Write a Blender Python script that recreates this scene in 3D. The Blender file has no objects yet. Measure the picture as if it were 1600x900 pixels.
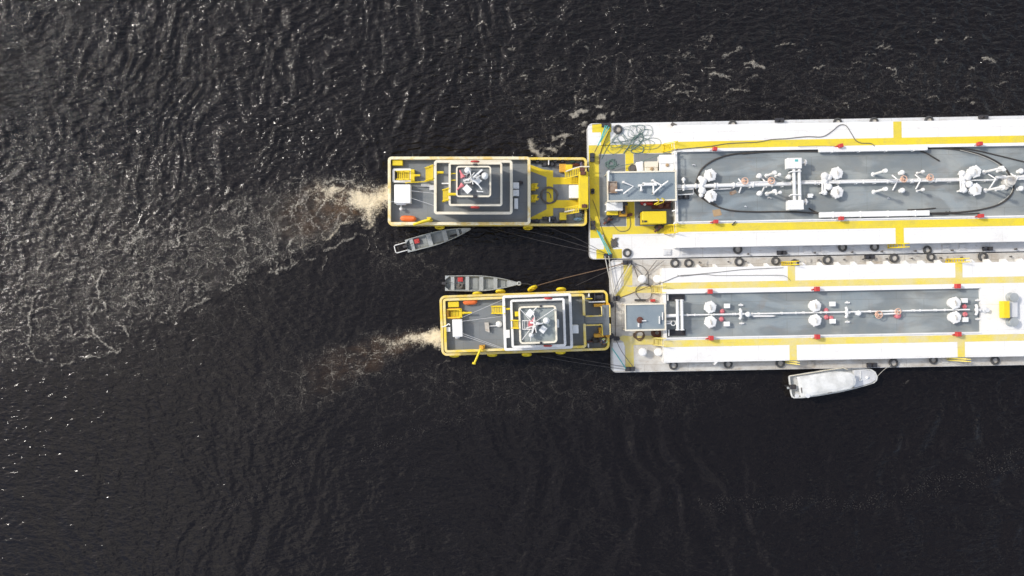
import bpy, math, random
import numpy as np
from mathutils import Vector, Matrix
random.seed(7); np.random.seed(7)
S = bpy.context.scene
COL = S.collection
R = math.radians

# ------------------------------------------------------------------ camera, sky, sun, exposure
H = 80.0            # drone height over the river in metres
PX = 16.0           # photograph pixels per metre on the water
cam = bpy.data.cameras.new('camera'); camo = bpy.data.objects.new('camera', cam); COL.objects.link(camo)
camo.location = (0, 0, H); camo.rotation_euler = (0, 0, 0)
cam.sensor_width = 36; cam.lens = 18.0 / (50.0 / H)
cam.clip_start = 0.5; cam.clip_end = 8000
S.camera = camo
SUN_EL = R(41); sd = Vector((-0.93, 0.37)).normalized()
w = bpy.data.worlds.new('World'); S.world = w; w.use_nodes = True
nt = w.node_tree; bgn = nt.nodes['Background']
sky = nt.nodes.new('ShaderNodeTexSky'); sky.sky_type = 'NISHITA'; sky.sun_disc = False
sky.sun_elevation = SUN_EL; sky.sun_rotation = math.atan2(sd.x, sd.y)
sky.air_density = 1.0; sky.dust_density = 2.0; sky.ozone_density = 1.0
# broken white cloud over the blue, so the ripples mirror light and dark patches of sky
tc = nt.nodes.new('ShaderNodeTexCoord'); cn = nt.nodes.new('ShaderNodeTexNoise'); cn.inputs['Scale'].default_value = 4.0; cn.inputs['Detail'].default_value = 6; cn.inputs['Roughness'].default_value = .55
nt.links.new(tc.outputs['Generated'], cn.inputs['Vector'])
cr = nt.nodes.new('ShaderNodeMapRange'); cr.inputs['From Min'].default_value = .50; cr.inputs['From Max'].default_value = .60; cr.inputs['To Max'].default_value = .85; nt.links.new(cn.outputs[0], cr.inputs[0])
cm = nt.nodes.new('ShaderNodeMix'); cm.data_type = 'RGBA'; nt.links.new(cr.outputs[0], cm.inputs[0]); nt.links.new(sky.outputs[0], cm.inputs[6]); cm.inputs[7].default_value = (9.5, 8.9, 8.2, 1)
nt.links.new(cm.outputs[2], bgn.inputs[0]); bgn.inputs[1].default_value = 0.13
sl = bpy.data.lights.new('sun', 'SUN'); sl.energy = 1.7; sl.angle = R(4); sl.color = (1.0, 0.95, 0.87)
so = bpy.data.objects.new('sun', sl); COL.objects.link(so)
sv = Vector((sd.x * math.cos(SUN_EL), sd.y * math.cos(SUN_EL), math.sin(SUN_EL)))
so.rotation_euler = (-sv).to_track_quat('-Z', 'Y').to_euler(); so.location = (0, 0, 60)
S.view_settings.view_transform = 'Standard'; S.view_settings.look = 'None'
S.view_settings.exposure = 0.66; S.view_settings.gamma = 1.0; S.view_settings.use_curve_mapping = False
S.render.engine = 'CYCLES'

# ------------------------------------------------------------------ helpers
def P(x, y, z=0.0):
    f = (H - z) / H
    return Vector(((x - 800) / PX * f, (450 - y) / PX * f, z))

class Frame:
    def __init__(s, deg, px, py):
        s.a = R(deg); s.c = math.cos(s.a); s.s = math.sin(s.a); s.px = px; s.py = py
    def pt(s, x, y):                      # level coordinates -> the real pixel
        dx, dy = x - s.px, y - s.py
        return (s.px + dx * s.c + dy * s.s, s.py - dx * s.s + dy * s.c)
FB = Frame(1.05, 925, 300)
F1 = Frame(0.0, 760, 300)
F2 = Frame(2.0, 820, 500)
F0 = Frame(0, 0, 0)

def rrect(fr, x0, y0, x1, y1, r=0.0, inset=0.0, seg=6):
    x0 += inset; y0 += inset; x1 -= inset; y1 -= inset; r = max(r - inset, 0.0)
    if r < 0.005: q = [(x0, y1), (x1, y1), (x1, y0), (x0, y0)]
    else:
        q = []
        for cx, cy, a0 in ((x1 - r, y0 + r, -90), (x1 - r, y1 - r, 0), (x0 + r, y1 - r, 90), (x0 + r, y0 + r, 180)):
            for k in range(seg + 1):
                a = R(a0 + 90 * k / seg); q.append((cx + r * math.cos(a), cy + r * math.sin(a)))
        q = q[::-1]
    return [fr.pt(*p) for p in q]

def lrect(fr, x0, y0, x1, y1):            # real-pixel box turned with its frame about its own middle
    cx, cy = (x0 + x1) / 2, (y0 + y1) / 2; w2, h2 = (x1 - x0) / 2, (y1 - y0) / 2
    o = []
    for dx, dy in ((-w2, h2), (w2, h2), (w2, -h2), (-w2, -h2)):
        o.append((cx + dx * fr.c + dy * fr.s, cy - dx * fr.s + dy * fr.c))
    return o

class MB:
    def __init__(s): s.v = []; s.f = []; s.m = []; s.sm = []; s.mi = 0
    def add(s, vs, fs, smooth=False):
        b = len(s.v); s.v += [Vector(v) for v in vs]
        for f in fs: s.f.append([b + i for i in f]); s.m.append(s.mi); s.sm.append(smooth)
        return s
    def prism(s, pts, z0, z1, zr=None, bottom=True):      # pts: pixels read at height zr
        zr = z1 if zr is None else zr
        w_ = [P(x, y, zr) for x, y in pts]; return s.wprism(w_, z0, z1)
    def wprism(s, w_, z0, z1):
        n = len(w_)
        a = sum(w_[i].x * w_[(i + 1) % n].y - w_[(i + 1) % n].x * w_[i].y for i in range(n))
        if a < 0: w_ = w_[::-1]
        vs = [(p.x, p.y, z0) for p in w_] + [(p.x, p.y, z1) for p in w_]
        fs = [list(range(n, 2 * n)), list(range(n - 1, -1, -1))]
        fs += [[i, (i + 1) % n, n + (i + 1) % n, n + i] for i in range(n)]
        return s.add(vs, fs)
    def box(s, fr, x0, y0, x1, y1, z0, z1, zr=None): return s.prism(lrect(fr, x0, y0, x1, y1), z0, z1, zr)
    def sheet(s, pts, z):
        w_ = [P(x, y, z) for x, y in pts]; n = len(w_)
        a = sum(w_[i].x * w_[(i + 1) % n].y - w_[(i + 1) % n].x * w_[i].y for i in range(n))
        if a < 0: w_ = w_[::-1]
        return s.add(w_, [list(range(n))])
    def csheet(s, fr, x0, y0, x1, y1, z): return s.sheet(rrect(fr, x0, y0, x1, y1), z)
    def wbox(s, c, sz, rot=0):
        cx, cy, cz = c; a, b = math.cos(rot), math.sin(rot); w_ = []
        for dx, dy in ((-.5, -.5), (.5, -.5), (.5, .5), (-.5, .5)):
            x, y = dx * sz[0], dy * sz[1]; w_.append(Vector((cx + x * a - y * b, cy + x * b + y * a, 0)))
        return s.wprism(w_, cz - sz[2] / 2, cz + sz[2] / 2)
    def ring(s, fr, x0, y0, x1, y1, r, wd, z0, z1, zr=None, cap=0.0, gap=None):
        zr = z1 if zr is None else zr
        def loop(ins, z):
            q = rrect(F0, x0, y0, x1, y1, max(r, ins + .02), ins, 7)
            if gap:
                for i in range(len(q)):
                    a, b = q[i], q[(i + 1) % len(q)]
                    if abs(a[0] - b[0]) < 1e-6 and a[0] > (x0 + x1) / 2 and abs(a[1] - b[1]) > 5:
                        ga = sorted(gap, reverse=a[1] > b[1]); q = q[:i + 1] + [(a[0], ga[0]), (a[0], ga[1])] + q[i + 1:]; break
                s.gi = i + 1
            return [(p.x, p.y, z) for p in [P(*fr.pt(a, b), zr) for a, b in q]]
        if cap:
            prof = [(cap, z0), (cap, z1 - .07), (0, z1 - .07), (0, z1 - .02), (cap * .5, z1), (wd - cap * .5, z1), (wd, z1 - .02), (wd, z1 - .07), (wd - cap, z1 - .07), (wd - cap, z0)]
        else: prof = [(0, z0), (0, z1), (wd, z1), (wd, z0)]
        Ls = [loop(i, z) for i, z in prof]; n = len(Ls[0]); vs = [p for L in Ls for p in L]; fs = []
        m = len(Ls)
        for k in range(m):
            k2 = (k + 1) % m
            for i in range(n):
                if gap and i == s.gi: continue
                j = (i + 1) % n; fs.append([k * n + j, k * n + i, k2 * n + i, k2 * n + j])
        if gap: fs += [[k * n + s.gi for k in range(m)], [k * n + s.gi + 1 for k in range(m)][::-1]]
        return s.add(vs, fs)
    def tube(s, pts, r, n=8, closed=False, taper=None):
        pts = [Vector(p) for p in pts]; m = len(pts); vs = []; prev = None
        for i, p in enumerate(pts):
            if closed: t = (pts[(i + 1) % m] - pts[i - 1]).normalized()
            else: t = (pts[min(i + 1, m - 1)] - pts[max(i - 1, 0)]).normalized()
            up = Vector((0, 0, 1)) if abs(t.z) < .9 else Vector((1, 0, 0))
            if prev is not None and prev.cross(t).length > .05: up = prev
            a = t.cross(up).normalized(); b = a.cross(t).normalized(); prev = b
            rr = r if taper is None else r * (1 + (taper - 1) * i / (m - 1))
            for k in range(n):
                an = 2 * math.pi * k / n; vs.append(p + a * math.cos(an) * rr + b * math.sin(an) * rr)
        fs = []
        for i in range(m if closed else m - 1):
            i2 = (i + 1) % m
            for k in range(n): fs.append([i * n + k, i2 * n + k, i2 * n + (k + 1) % n, i * n + (k + 1) % n])
        s.add(vs, fs, True)
        if not closed:
            s.add(vs[:n], [list(range(n))]); s.add(vs[-n:], [list(range(n - 1, -1, -1))])
        return s
    def lathe(s, c, prof, n=16, smooth=False, rot=0, axis='z', a1=0.0):
        vs = []
        for r_, z_ in prof:
            for k in range(n):
                an = rot + 2 * math.pi * k / n; x, y = r_ * math.cos(an), r_ * math.sin(an)
                if axis == 'z': vs.append((c[0] + x, c[1] + y, c[2] + z_))
                else:
                    ca, sa = math.cos(a1), math.sin(a1)
                    vs.append((c[0] + z_ * ca - x * sa, c[1] + z_ * sa + x * ca, c[2] + y))
        fs = []
        for i in range(len(prof) - 1):
            for k in range(n):
                q = [i * n + k, i * n + (k + 1) % n, (i + 1) * n + (k + 1) % n, (i + 1) * n + k]
                fs.append(q if axis == 'z' else q[::-1])
        s.add(vs, fs, smooth)
        b = [list(range(n - 1, -1, -1))]; t = [list(range(n))]
        s.add(vs[:n], b); s.add(vs[-n:], t); return s
    def ball(s, c, r, n=12, sz=1.0):
        return s.lathe(c, [(max(r * math.cos(R(a)), .002), r * sz * math.sin(R(a))) for a in range(-90, 91, 20)] , n, True)
    def build(s, name, mat, parent=None, bevel=0.0, **props):
        org = Vector((0, 0, 0))
        if parent is not None:
            p = parent
            while p is not None: org = org + p.location; p = p.parent
        me = bpy.data.meshes.new(name)
        me.from_pydata([tuple(v - org) for v in s.v], [], s.f)
        mats = mat if isinstance(mat, (list, tuple)) else [mat]
        for m_ in mats: me.materials.append(m_)
        me.polygons.foreach_set('material_index', s.m); me.polygons.foreach_set('use_smooth', s.sm); me.update()
        o = bpy.data.objects.new(name, me); COL.objects.link(o)
        if parent is not None: o.parent = parent
        if bevel:
            bm = o.modifiers.new('bevel', 'BEVEL'); bm.width = bevel; bm.segments = 2; bm.limit_method = 'ANGLE'
        for k, v in props.items(): o[k] = v
        return o

def empty(name, loc, label, cat, group=None):
    o = bpy.data.objects.new(name, None); COL.objects.link(o); o.location = loc; o.empty_display_size = .3
    o['label'] = label; o['category'] = cat
    if group: o['group'] = group
    return o
def tag(o, label, cat, group=None):
    o['label'] = label; o['category'] = cat
    if group: o['group'] = group
    return o
def single(mb, name, mat, label, cat, group=None, bevel=0.0):     # a one-mesh thing whose origin sits at its base
    xs = [v.x for v in mb.v]; ys = [v.y for v in mb.v]; z = min(v.z for v in mb.v)
    c = Vector(((min(xs) + max(xs)) / 2, (min(ys) + max(ys)) / 2, z))
    mb.v = [v - c for v in mb.v]; o = mb.build(name, mat, None, bevel); o.location = c
    return tag(o, label, cat, group)
def spline(pts, n=8, closed=False):
    pts = [Vector(p) for p in pts]; o = []; m = len(pts)
    for i in range(m if closed else m - 1):
        g = (lambda k: pts[k % m]) if closed else (lambda k: pts[max(0, min(m - 1, k))])
        p0, p1, p2, p3 = g(i - 1), g(i), g(i + 1), g(i + 2)
        for k in range(n):
            t = k / n
            o.append(.5 * ((2 * p1) + (p2 - p0) * t + (2 * p0 - 5 * p1 + 4 * p2 - p3) * t * t + (3 * p1 - p0 - 3 * p2 + p3) * t ** 3))
    if not closed: o.append(pts[-1])
    return o
def dup_tree(o, parent=None):
    c = o.copy(); COL.objects.link(c)
    if parent is not None: c.parent = parent
    for ch in [q for q in o.children]: dup_tree(ch, c)
    return c

# ------------------------------------------------------------------ materials
def nodes(name):
    m = bpy.data.materials.new(name); m.use_nodes = True
    return m, m.node_tree, m.node_tree.nodes['Principled BSDF']
def paint(name, col, rough=.5, dirt=(.25, .2, .15), amt=.25, scale=.6, metal=0.0, fine=.06, bump=.02, lo=.5, hi=.75, spots=0.0, sc2=14.0, plates=None, streak=0.0):
    m, t, b = nodes(name); L = t.links.new; N = t.nodes.new
    geo = N('ShaderNodeNewGeometry')
    n1 = N('ShaderNodeTexNoise'); n1.inputs['Scale'].default_value = scale; n1.inputs['Detail'].default_value = 9; n1.inputs['Roughness'].default_value = .62; n1.inputs['Distortion'].default_value = .4
    n2 = N('ShaderNodeTexNoise'); n2.inputs['Scale'].default_value = sc2; n2.inputs['Detail'].default_value = 5; n2.inputs['Roughness'].default_value = .7
    L(geo.outputs['Position'], n1.inputs['Vector']); L(geo.outputs['Position'], n2.inputs['Vector'])
    r1 = N('ShaderNodeMapRange'); r1.inputs['From Min'].default_value = lo; r1.inputs['From Max'].default_value = hi; r1.inputs['To Max'].default_value = amt
    L(n1.outputs[0], r1.inputs[0])
    mx = N('ShaderNodeMix'); mx.data_type = 'RGBA'; mx.inputs[6].default_value = (*col, 1); mx.inputs[7].default_value = (*dirt, 1); L(r1.outputs[0], mx.inputs[0])
    out = mx.outputs[2]
    if spots:
        n3 = N('ShaderNodeTexNoise'); n3.inputs['Scale'].default_value = scale * 5; n3.inputs['Detail'].default_value = 7; n3.inputs['Roughness'].default_value = .7
        L(geo.outputs['Position'], n3.inputs['Vector'])
        r3 = N('ShaderNodeMapRange'); r3.inputs['From Min'].default_value = .56; r3.inputs['From Max'].default_value = .66; r3.inputs['To Max'].default_value = spots
        L(n3.outputs[0], r3.inputs[0]); m3 = N('ShaderNodeMix'); m3.data_type = 'RGBA'; L(out, m3.inputs[6]); m3.inputs[7].default_value = (*dirt, 1); L(r3.outputs[0], m3.inputs[0]); out = m3.outputs[2]
    if streak:
        mp = N('ShaderNodeMapping'); mp.inputs['Scale'].default_value = (.9, 5.5, 1); mp.inputs['Rotation'].default_value = (0, 0, R(90)); L(geo.outputs['Position'], mp.inputs[0])
        n4 = N('ShaderNodeTexNoise'); n4.inputs['Scale'].default_value = 1.0; n4.inputs['Detail'].default_value = 6; n4.inputs['Roughness'].default_value = .7; n4.inputs['Distortion'].default_value = .6; L(mp.outputs[0], n4.inputs['Vector'])
        r4 = N('ShaderNodeMapRange'); r4.inputs['From Min'].default_value = .57; r4.inputs['From Max'].default_value = .70; r4.inputs['To Max'].default_value = streak
        L(n4.outputs[0], r4.inputs[0]); m4 = N('ShaderNodeMix'); m4.data_type = 'RGBA'; L(out, m4.inputs[6]); m4.inputs[7].default_value = (.30, .19, .10, 1); L(r4.outputs[0], m4.inputs[0]); out = m4.outputs[2]
    if plates:
        mp = N('ShaderNodeMapping'); mp.inputs['Rotation'].default_value = (0, 0, R(-1.05)); L(geo.outputs['Position'], mp.inputs[0])
        bk = N('ShaderNodeTexBrick'); bk.inputs['Scale'].default_value = 1.0; bk.inputs['Brick Width'].default_value = plates[0]; bk.inputs['Row Height'].default_value = plates[1]; bk.inputs['Mortar Size'].default_value = .03; bk.inputs['Mortar Smooth'].default_value = .6
        bk.inputs['Color1'].default_value = (1, 1, 1, 1); bk.inputs['Color2'].default_value = (1 - plates[2],) * 3 + (1,); bk.inputs['Mortar'].default_value = (1 - plates[3], 1 - plates[3] * 1.1, 1 - plates[3] * 1.25, 1); L(mp.outputs[0], bk.inputs['Vector'])
        m5 = N('ShaderNodeMix'); m5.data_type = 'RGBA'; m5.blend_type = 'MULTIPLY'; m5.inputs[0].default_value = 1; L(out, m5.inputs[6]); L(bk.outputs['Color'], m5.inputs[7]); out = m5.outputs[2]
    r2 = N('ShaderNodeMapRange'); r2.inputs['From Min'].default_value = .3; r2.inputs['From Max'].default_value = .7; r2.inputs['To Min'].default_value = 1 - fine * 2; r2.inputs['To Max'].default_value = 1 + fine
    L(n2.outputs[0], r2.inputs[0]); mu = N('ShaderNodeVectorMath'); mu.operation = 'SCALE'; L(out, mu.inputs[0]); L(r2.outputs[0], mu.inputs['Scale'])
    L(mu.outputs[0], b.inputs['Base Color'])
    rr = N('ShaderNodeMapRange'); rr.inputs['To Min'].default_value = rough * .8; rr.inputs['To Max'].default_value = min(1, rough * 1.25); L(n1.outputs[0], rr.inputs[0]); L(rr.outputs[0], b.inputs['Roughness'])
    b.inputs['Metallic'].default_value = metal
    if bump:
        bp = N('ShaderNodeBump'); bp.inputs['Strength'].default_value = .25; bp.inputs['Distance'].default_value = bump; L(n2.outputs[0], bp.inputs['Height']); L(bp.outputs[0], b.inputs['Normal'])
    return m
M = {}
M['white'] = paint('white_paint', (.80, .79, .76), .45, (.42, .36, .28), .22, .35, spots=.14, plates=(5.8, 2.4, .03, .16), streak=.16)
M['whitedirty'] = paint('worn_white_paint', (.62, .60, .55), .6, (.30, .24, .17), .6, .5, lo=.40, hi=.68, spots=.42, plates=(4.2, 1.9, .08, .3), streak=.7)
M['white2'] = paint('greyish_white_paint', (.66, .67, .68), .55, (.40, .39, .36), .45, .5, lo=.42, hi=.72, spots=.3, plates=(4.6, 2.1, .06, .25), streak=.5)
M['cream'] = paint('cream_paint', (.78, .72, .58), .45, (.45, .32, .15), .3, .9, spots=.12)
M['plastic'] = paint('white_plastic', (.80, .80, .78), .35, (.5, .47, .4), .12, 1.2)
M['yellow'] = paint('yellow_paint', (.76, .57, .015), .5, (.42, .28, .04), .3, .7, spots=.12)
M['canvas'] = paint('weathered_canvas', (.70, .70, .67), .6, (.44, .44, .41), .7, .8, lo=.42, hi=.66, spots=.3, streak=.18)
M['yellowdeck'] = paint('yellow_deck_paint', (.74, .58, .03), .6, (.42, .36, .14), .5, .6, lo=.45, hi=.75, spots=.26, streak=.25)
M['yellowpale'] = paint('pale_yellow_paint', (.72, .58, .10), .55, (.60, .55, .42), .65, .5, lo=.40, hi=.68, spots=.35, streak=.3)
M['yelloworange'] = paint('orange_yellow_paint', (.68, .36, .03), .5, (.35, .15, .04), .4, 1.2)
M['rim'] = paint('rail_yellow', (.78, .56, .05), .45, (.75, .66, .42), .7, .8, lo=.38, hi=.6)
M['rimcream'] = paint('rail_cream', (.80, .72, .50), .45, (.74, .50, .10), .8, 1.1, lo=.46, hi=.62)
M['grey'] = paint('grey_deck', (.180, .200, .212), .55, (.24, .24, .23), .55, .5, lo=.42, hi=.7, spots=.22, plates=(3.1, 1.6, .07, .18), streak=.18)
M['greyroof'] = paint('blue_grey_roof', (.20, .245, .275), .5, (.29, .33, .34), .6, .6, lo=.4, hi=.7, spots=.2)
M['greypale'] = paint('pale_grey_roof', (.27, .31, .31), .5, (.36, .36, .33), .5, .7, lo=.45, hi=.7, spots=.15)
M['dark'] = paint('black_iron', (.035, .035, .04), .5, (.10, .07, .05), .5, 2.0)
M['rust'] = paint('rusty_iron', (.13, .045, .03), .7, (.05, .03, .03), .6, 3.0)
M['red'] = paint('red_paint', (.50, .045, .04), .45, (.35, .05, .04), .3, 2.0)
M['pinkred'] = paint('faded_red_paint', (.62, .16, .18), .5, (.7, .5, .5), .5, 3.0)
M['orange'] = paint('orange_plastic', (.78, .16, .03), .45, (.8, .42, .2), .4, 2.5)
M['oranval'] = paint('orange_paint', (.68, .42, .30), .5, (.8, .6, .45), .5, 4.0)
M['wood'] = paint('cardboard', (.42, .29, .16), .8, (.22, .14, .08), .5, 3.0)
M['brown'] = paint('brown_stain', (.36, .30, .24), .8, (.20, .11, .06), .8, 2.0, lo=.4, hi=.6)
M['alu'] = paint('worn_aluminium', (.46, .48, .47), .45, (.26, .27, .25), .5, 1.5, metal=.35, lo=.4, hi=.7, spots=.2)
M['aluf'] = paint('aluminium_floor', (.33, .35, .34), .55, (.17, .18, .17), .6, 1.5, metal=.25, lo=.4, hi=.7, spots=.2)
M['glass'] = paint('dark_glass', (.02, .03, .04), .08, (.03, .03, .03), .1, 1)
M['teal'] = paint('teal_rope', (.10, .42, .40), .8, (.2, .3, .3), .3, 4)
M['ropeg'] = paint('green_rope', (.13, .20, .18), .85, (.05, .06, .05), .4, 4)
M['ropew'] = paint('pale_rope', (.50, .48, .42), .85, (.3, .26, .2), .4, 4)
M['ropeb'] = paint('brown_rope', (.16, .10, .06), .85, (.07, .05, .04), .4, 4)
M['cable'] = paint('dark_cable', (.12, .11, .10), .6, (.12, .1, .08), .4, 4)
M['wire'] = paint('grey_wire', (.055, .05, .05), .6, (.1, .08, .06), .4, 4)
M['hose'] = paint('black_hose', (.05, .045, .04), .6, (.16, .13, .09), .4, 2)
M['rubber'] = paint('tyre_rubber', (.06, .06, .06), .75, (.16, .15, .13), .5, 3)
M['tarpb'] = paint('blue_tarp', (.12, .22, .36), .6, (.3, .42, .5), .6, 3, lo=.4, hi=.6)
M['tarpt'] = paint('teal_tarp', (.12, .26, .27), .6, (.06, .12, .12), .6, 3, lo=.4, hi=.6)
M['tarpp'] = paint('violet_tarp', (.22, .20, .32), .6, (.12, .10, .14), .6, 3, lo=.4, hi=.6)
M['skin'] = paint('skin', (.34, .18, .11), .55, (.3, .15, .1), .2, 8)
M['hair'] = paint('hair', (.12, .055, .03), .8, (.06, .03, .02), .4, 20)
M['shirt'] = paint('lime_shirt', (.55, .66, .26), .8, (.45, .5, .3), .3, 8)
M['shirtw'] = paint('white_vest', (.60, .68, .74), .8, (.5, .55, .6), .3, 8)
M['jeans'] = paint('blue_jeans', (.13, .22, .42), .85, (.2, .28, .45), .5, 8)

# barge cargo deck: grey paint with broad damp patches and stains, one material laid in world metres
def cargo_deck():
    m = paint('cargo_deck', (.255, .295, .31), .42, (.38, .385, .35), .75, .22, lo=.38, hi=.66, spots=.2, plates=(5.2, 1.7, .06, .2), streak=.2)
    t = m.node_tree; N = t.nodes.new; L = t.links.new; b = t.nodes['Principled BSDF']
    src = b.inputs['Base Color'].links[0].from_socket
    geo = N('ShaderNodeNewGeometry'); mp = N('ShaderNodeMapping'); mp.inputs['Scale'].default_value = (.16, .5, 1); mp.inputs['Rotation'].default_value = (0, 0, R(20)); L(geo.outputs['Position'], mp.inputs[0])
    n = N('ShaderNodeTexNoise'); n.inputs['Scale'].default_value = 1; n.inputs['Detail'].default_value = 4; n.inputs['Distortion'].default_value = 1.2; L(mp.outputs[0], n.inputs[0])
    r = N('ShaderNodeMapRange'); r.inputs['From Min'].default_value = .44; r.inputs['From Max'].default_value = .58; r.inputs['To Min'].default_value = .74; r.inputs['To Max'].default_value = 1.0; L(n.outputs[0], r.inputs[0])
    n2 = N('ShaderNodeTexNoise'); n2.inputs['Scale'].default_value = .35; n2.inputs['Detail'].default_value = 6; n2.inputs['Distortion'].default_value = .8; L(geo.outputs['Position'], n2.inputs[0])
    r2 = N('ShaderNodeMapRange'); r2.inputs['From Min'].default_value = .60; r2.inputs['From Max'].default_value = .72; r2.inputs['To Max'].default_value = .45; L(n2.outputs[0], r2.inputs[0])
    v = N('ShaderNodeVectorMath'); v.operation = 'SCALE'; L(src, v.inputs[0]); L(r.outputs[0], v.inputs['Scale'])
    mx = N('ShaderNodeMix'); mx.data_type = 'RGBA'; L(v.outputs[0], mx.inputs[6]); mx.inputs[7].default_value = (.25, .215, .18, 1); L(r2.outputs[0], mx.inputs[0])
    L(mx.outputs[2], b.inputs['Base Color']); return m
M['cargo'] = cargo_deck()

# ------------------------------------------------------------------ the river
def noise2(x, y, seed):
    rs = np.random.RandomState(seed); T = rs.rand(256, 256).astype(np.float32)
    xi = np.floor(x).astype(int); yi = np.floor(y).astype(int); fx = x - xi; fy = y - yi
    fx = fx * fx * (3 - 2 * fx); fy = fy * fy * (3 - 2 * fy)
    a = T[xi % 256, yi % 256]; b = T[(xi + 1) % 256, yi % 256]; c = T[xi % 256, (yi + 1) % 256]; d = T[(xi + 1) % 256, (yi + 1) % 256]
    return (a * (1 - fx) + b * fx) * (1 - fy) + (c * (1 - fx) + d * fx) * fy
def fbm(x, y, seed, o=4):
    r = 0; a = .5; t = 0
    for k in range(o): r = r + a * noise2(x * 2 ** k + 17 * k, y * 2 ** k + 31 * k, seed + k); t += a; a *= .5
    return r / t
def sstep(a, b, x): t = np.clip((x - a) / (b - a), 0, 1); return t * t * (3 - 2 * t)

def river():
    ST = .115
    xd = np.arange(-60, 60.01, ST); yd = np.arange(-36, 36.01, ST)
    ext = np.array([1, 2.5, 5, 10, 20, 40, 80, 160, 320, 640, 1300, 2600, 5000.])
    xs = np.concatenate([-60 - ext[::-1], xd, 60 + ext]); ys = np.concatenate([-36 - ext[::-1], yd, 36 + ext])
    X, Y = np.meshgrid(xs, ys, indexing='ij'); X = X.astype(np.float64); Y = Y.astype(np.float64)
    px = 800 + X * PX; py = 450 - Y * PX
    inside = np.clip(1 - np.maximum(np.abs(X) - 55, 0) / 5, 0, 1) * np.clip(1 - np.maximum(np.abs(Y) - 31, 0) / 5, 0, 1)
    # how rough the surface is: choppy along the top and left, slick behind the tugs and at lower right
    rough = 0.24 + .9 * sstep(430, 60, py) * (1 - .25 * sstep(900, 1600, px)) + .45 * sstep(700, 0, px) * sstep(560, 250, py)
    rough = rough * (.75 + .5 * fbm(X * .12, Y * .12, 5, 3))
    rough = np.clip(rough, .15, 1.6)
    wx = (fbm(X * .1, Y * .1, 11, 3) - .5) * 9; wy = (fbm(X * .1 + 40, Y * .1, 21, 3) - .5) * 9
    Xw = X + wx; Yw = Y + wy
    Z = np.zeros_like(X)
    rs = np.random.RandomState(3)
    for k in range(46):
        lam = .6 * (6.0 ** rs.rand()); th = R(-58) + rs.randn() * 1.0
        kk = 2 * math.pi / lam; ph = rs.rand() * 6.28
        amp = .0062 * lam ** .85
        s_ = np.sin(kk * (Xw * math.cos(th) + Yw * math.sin(th)) + ph)
        Z += amp * (1 - np.abs(s_) ** 1.0 * 1.0 - .36) * 1.5 if k % 3 == 0 else amp * s_
    Z *= rough
    # swells along the lower middle with near upright crests
    s2 = sstep(560, 760, py)
    for k in range(12):
        lam = 1.6 + 3.0 * rs.rand(); th = R(12) + rs.randn() * .55
        Z += s2 * (.35 + .65 * sstep(500, 900, px)) * .0115 * lam * .5 * np.sin(2 * math.pi / lam * (Xw * math.cos(th) + Yw * math.sin(th)) + rs.rand() * 6.28) * (.3 + fbm(X * .15, Y * .1, 77, 2))
    dense = np.zeros_like(X); lace = np.zeros_like(X); churn = np.zeros_like(X)
    jx = (fbm(X * .5, Y * .5, 31, 4) - .5) * 70; jy = (fbm(X * .5 + 9, Y * .5, 41, 4) - .5) * 70
    def path_field(pts, widths, jit=1.0):
        qx = px + jx * jit; qy = py + jy * jit
        best = np.full(X.shape, 9.0); tt = np.zeros(X.shape)
        for i in range(len(pts) - 1):
            (ax, ay), (bx, by) = pts[i], pts[i + 1]; dx, dy = bx - ax, by - ay
            t = np.clip(((qx - ax) * dx + (qy - ay) * dy) / (dx * dx + dy * dy), 0, 1)
            d = np.hypot(qx - ax - t * dx, qy - ay - t * dy) / (widths[i] * (1 - t) + widths[i + 1] * t)
            m = d < best; best = np.where(m, d, best); tt = np.where(m, i + t, tt)
        return best, tt
    # wake of the upper pusher
    pts = [(612, 312), (570, 312), (520, 318), (450, 348), (370, 378), (290, 408), (200, 440), (100, 460), (0, 470)]
    d, t = path_field(pts, [18, 30, 44, 56, 66, 74, 82, 92, 100], .35)
    lower = 355 + (600 - px) * .46 - 22 * np.sin((600 - px) / 120)
    cut = sstep(6, -8, py - lower - jy * .12)
    lace = np.maximum(lace, sstep(1.35, .6, d) * cut * np.clip(1.15 - .09 * t, .2, 1) * (1 + .9 * sstep(420, 590, px)))
    churn = np.maximum(churn, sstep(1.0, .4, d) * cut * np.clip(1.25 - .36 * t, 0, 1) * sstep(.28, .68, fbm(X * .3, Y * .3, 51, 3)))
    d, t = path_field([(614, 312), (588, 312), (560, 304), (530, 296), (500, 293), (476, 308), (464, 330)], [30, 31, 23, 15, 12, 10, 8], .75)
    dense = np.maximum(dense, sstep(1.25, .1, d) * np.clip(1.1 - .17 * t, 0, 1) * (.48 + 1.25 * fbm(X * .8, Y * .8, 111, 4)))
    d, t = path_field([(606, 330), (580, 340), (545, 352), (505, 372), (460, 392)], [9, 8, 7, 6, 4], .6); dense = np.maximum(dense, sstep(1.3, .1, d) * .62 * (.3 + 1.1 * fbm(X * .8, Y * .8, 117, 4)))
    # wake of the lower pusher
    pts = [(700, 522), (650, 528), (600, 545), (540, 570), (470, 600), (390, 640)]
    d, t = path_field(pts, [14, 17, 26, 36, 46, 50], .35)
    lace = np.maximum(lace, sstep(1.35, .5, d) * np.clip(1.3 - .24 * t, .0, 1.2))
    churn = np.maximum(churn, sstep(1.0, .3, d) * np.clip(.55 - .13 * t, 0, 1))
    d, t = path_field([(700, 522), (670, 525), (640, 531), (608, 540), (575, 550)], [19, 21, 19, 14, 9], .6)
    dense = np.maximum(dense, sstep(1.25, .1, d) * np.clip(1.08 - .22 * t, 0, 1) * (.48 + 1.25 * fbm(X * .8, Y * .8, 113, 4)))
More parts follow.
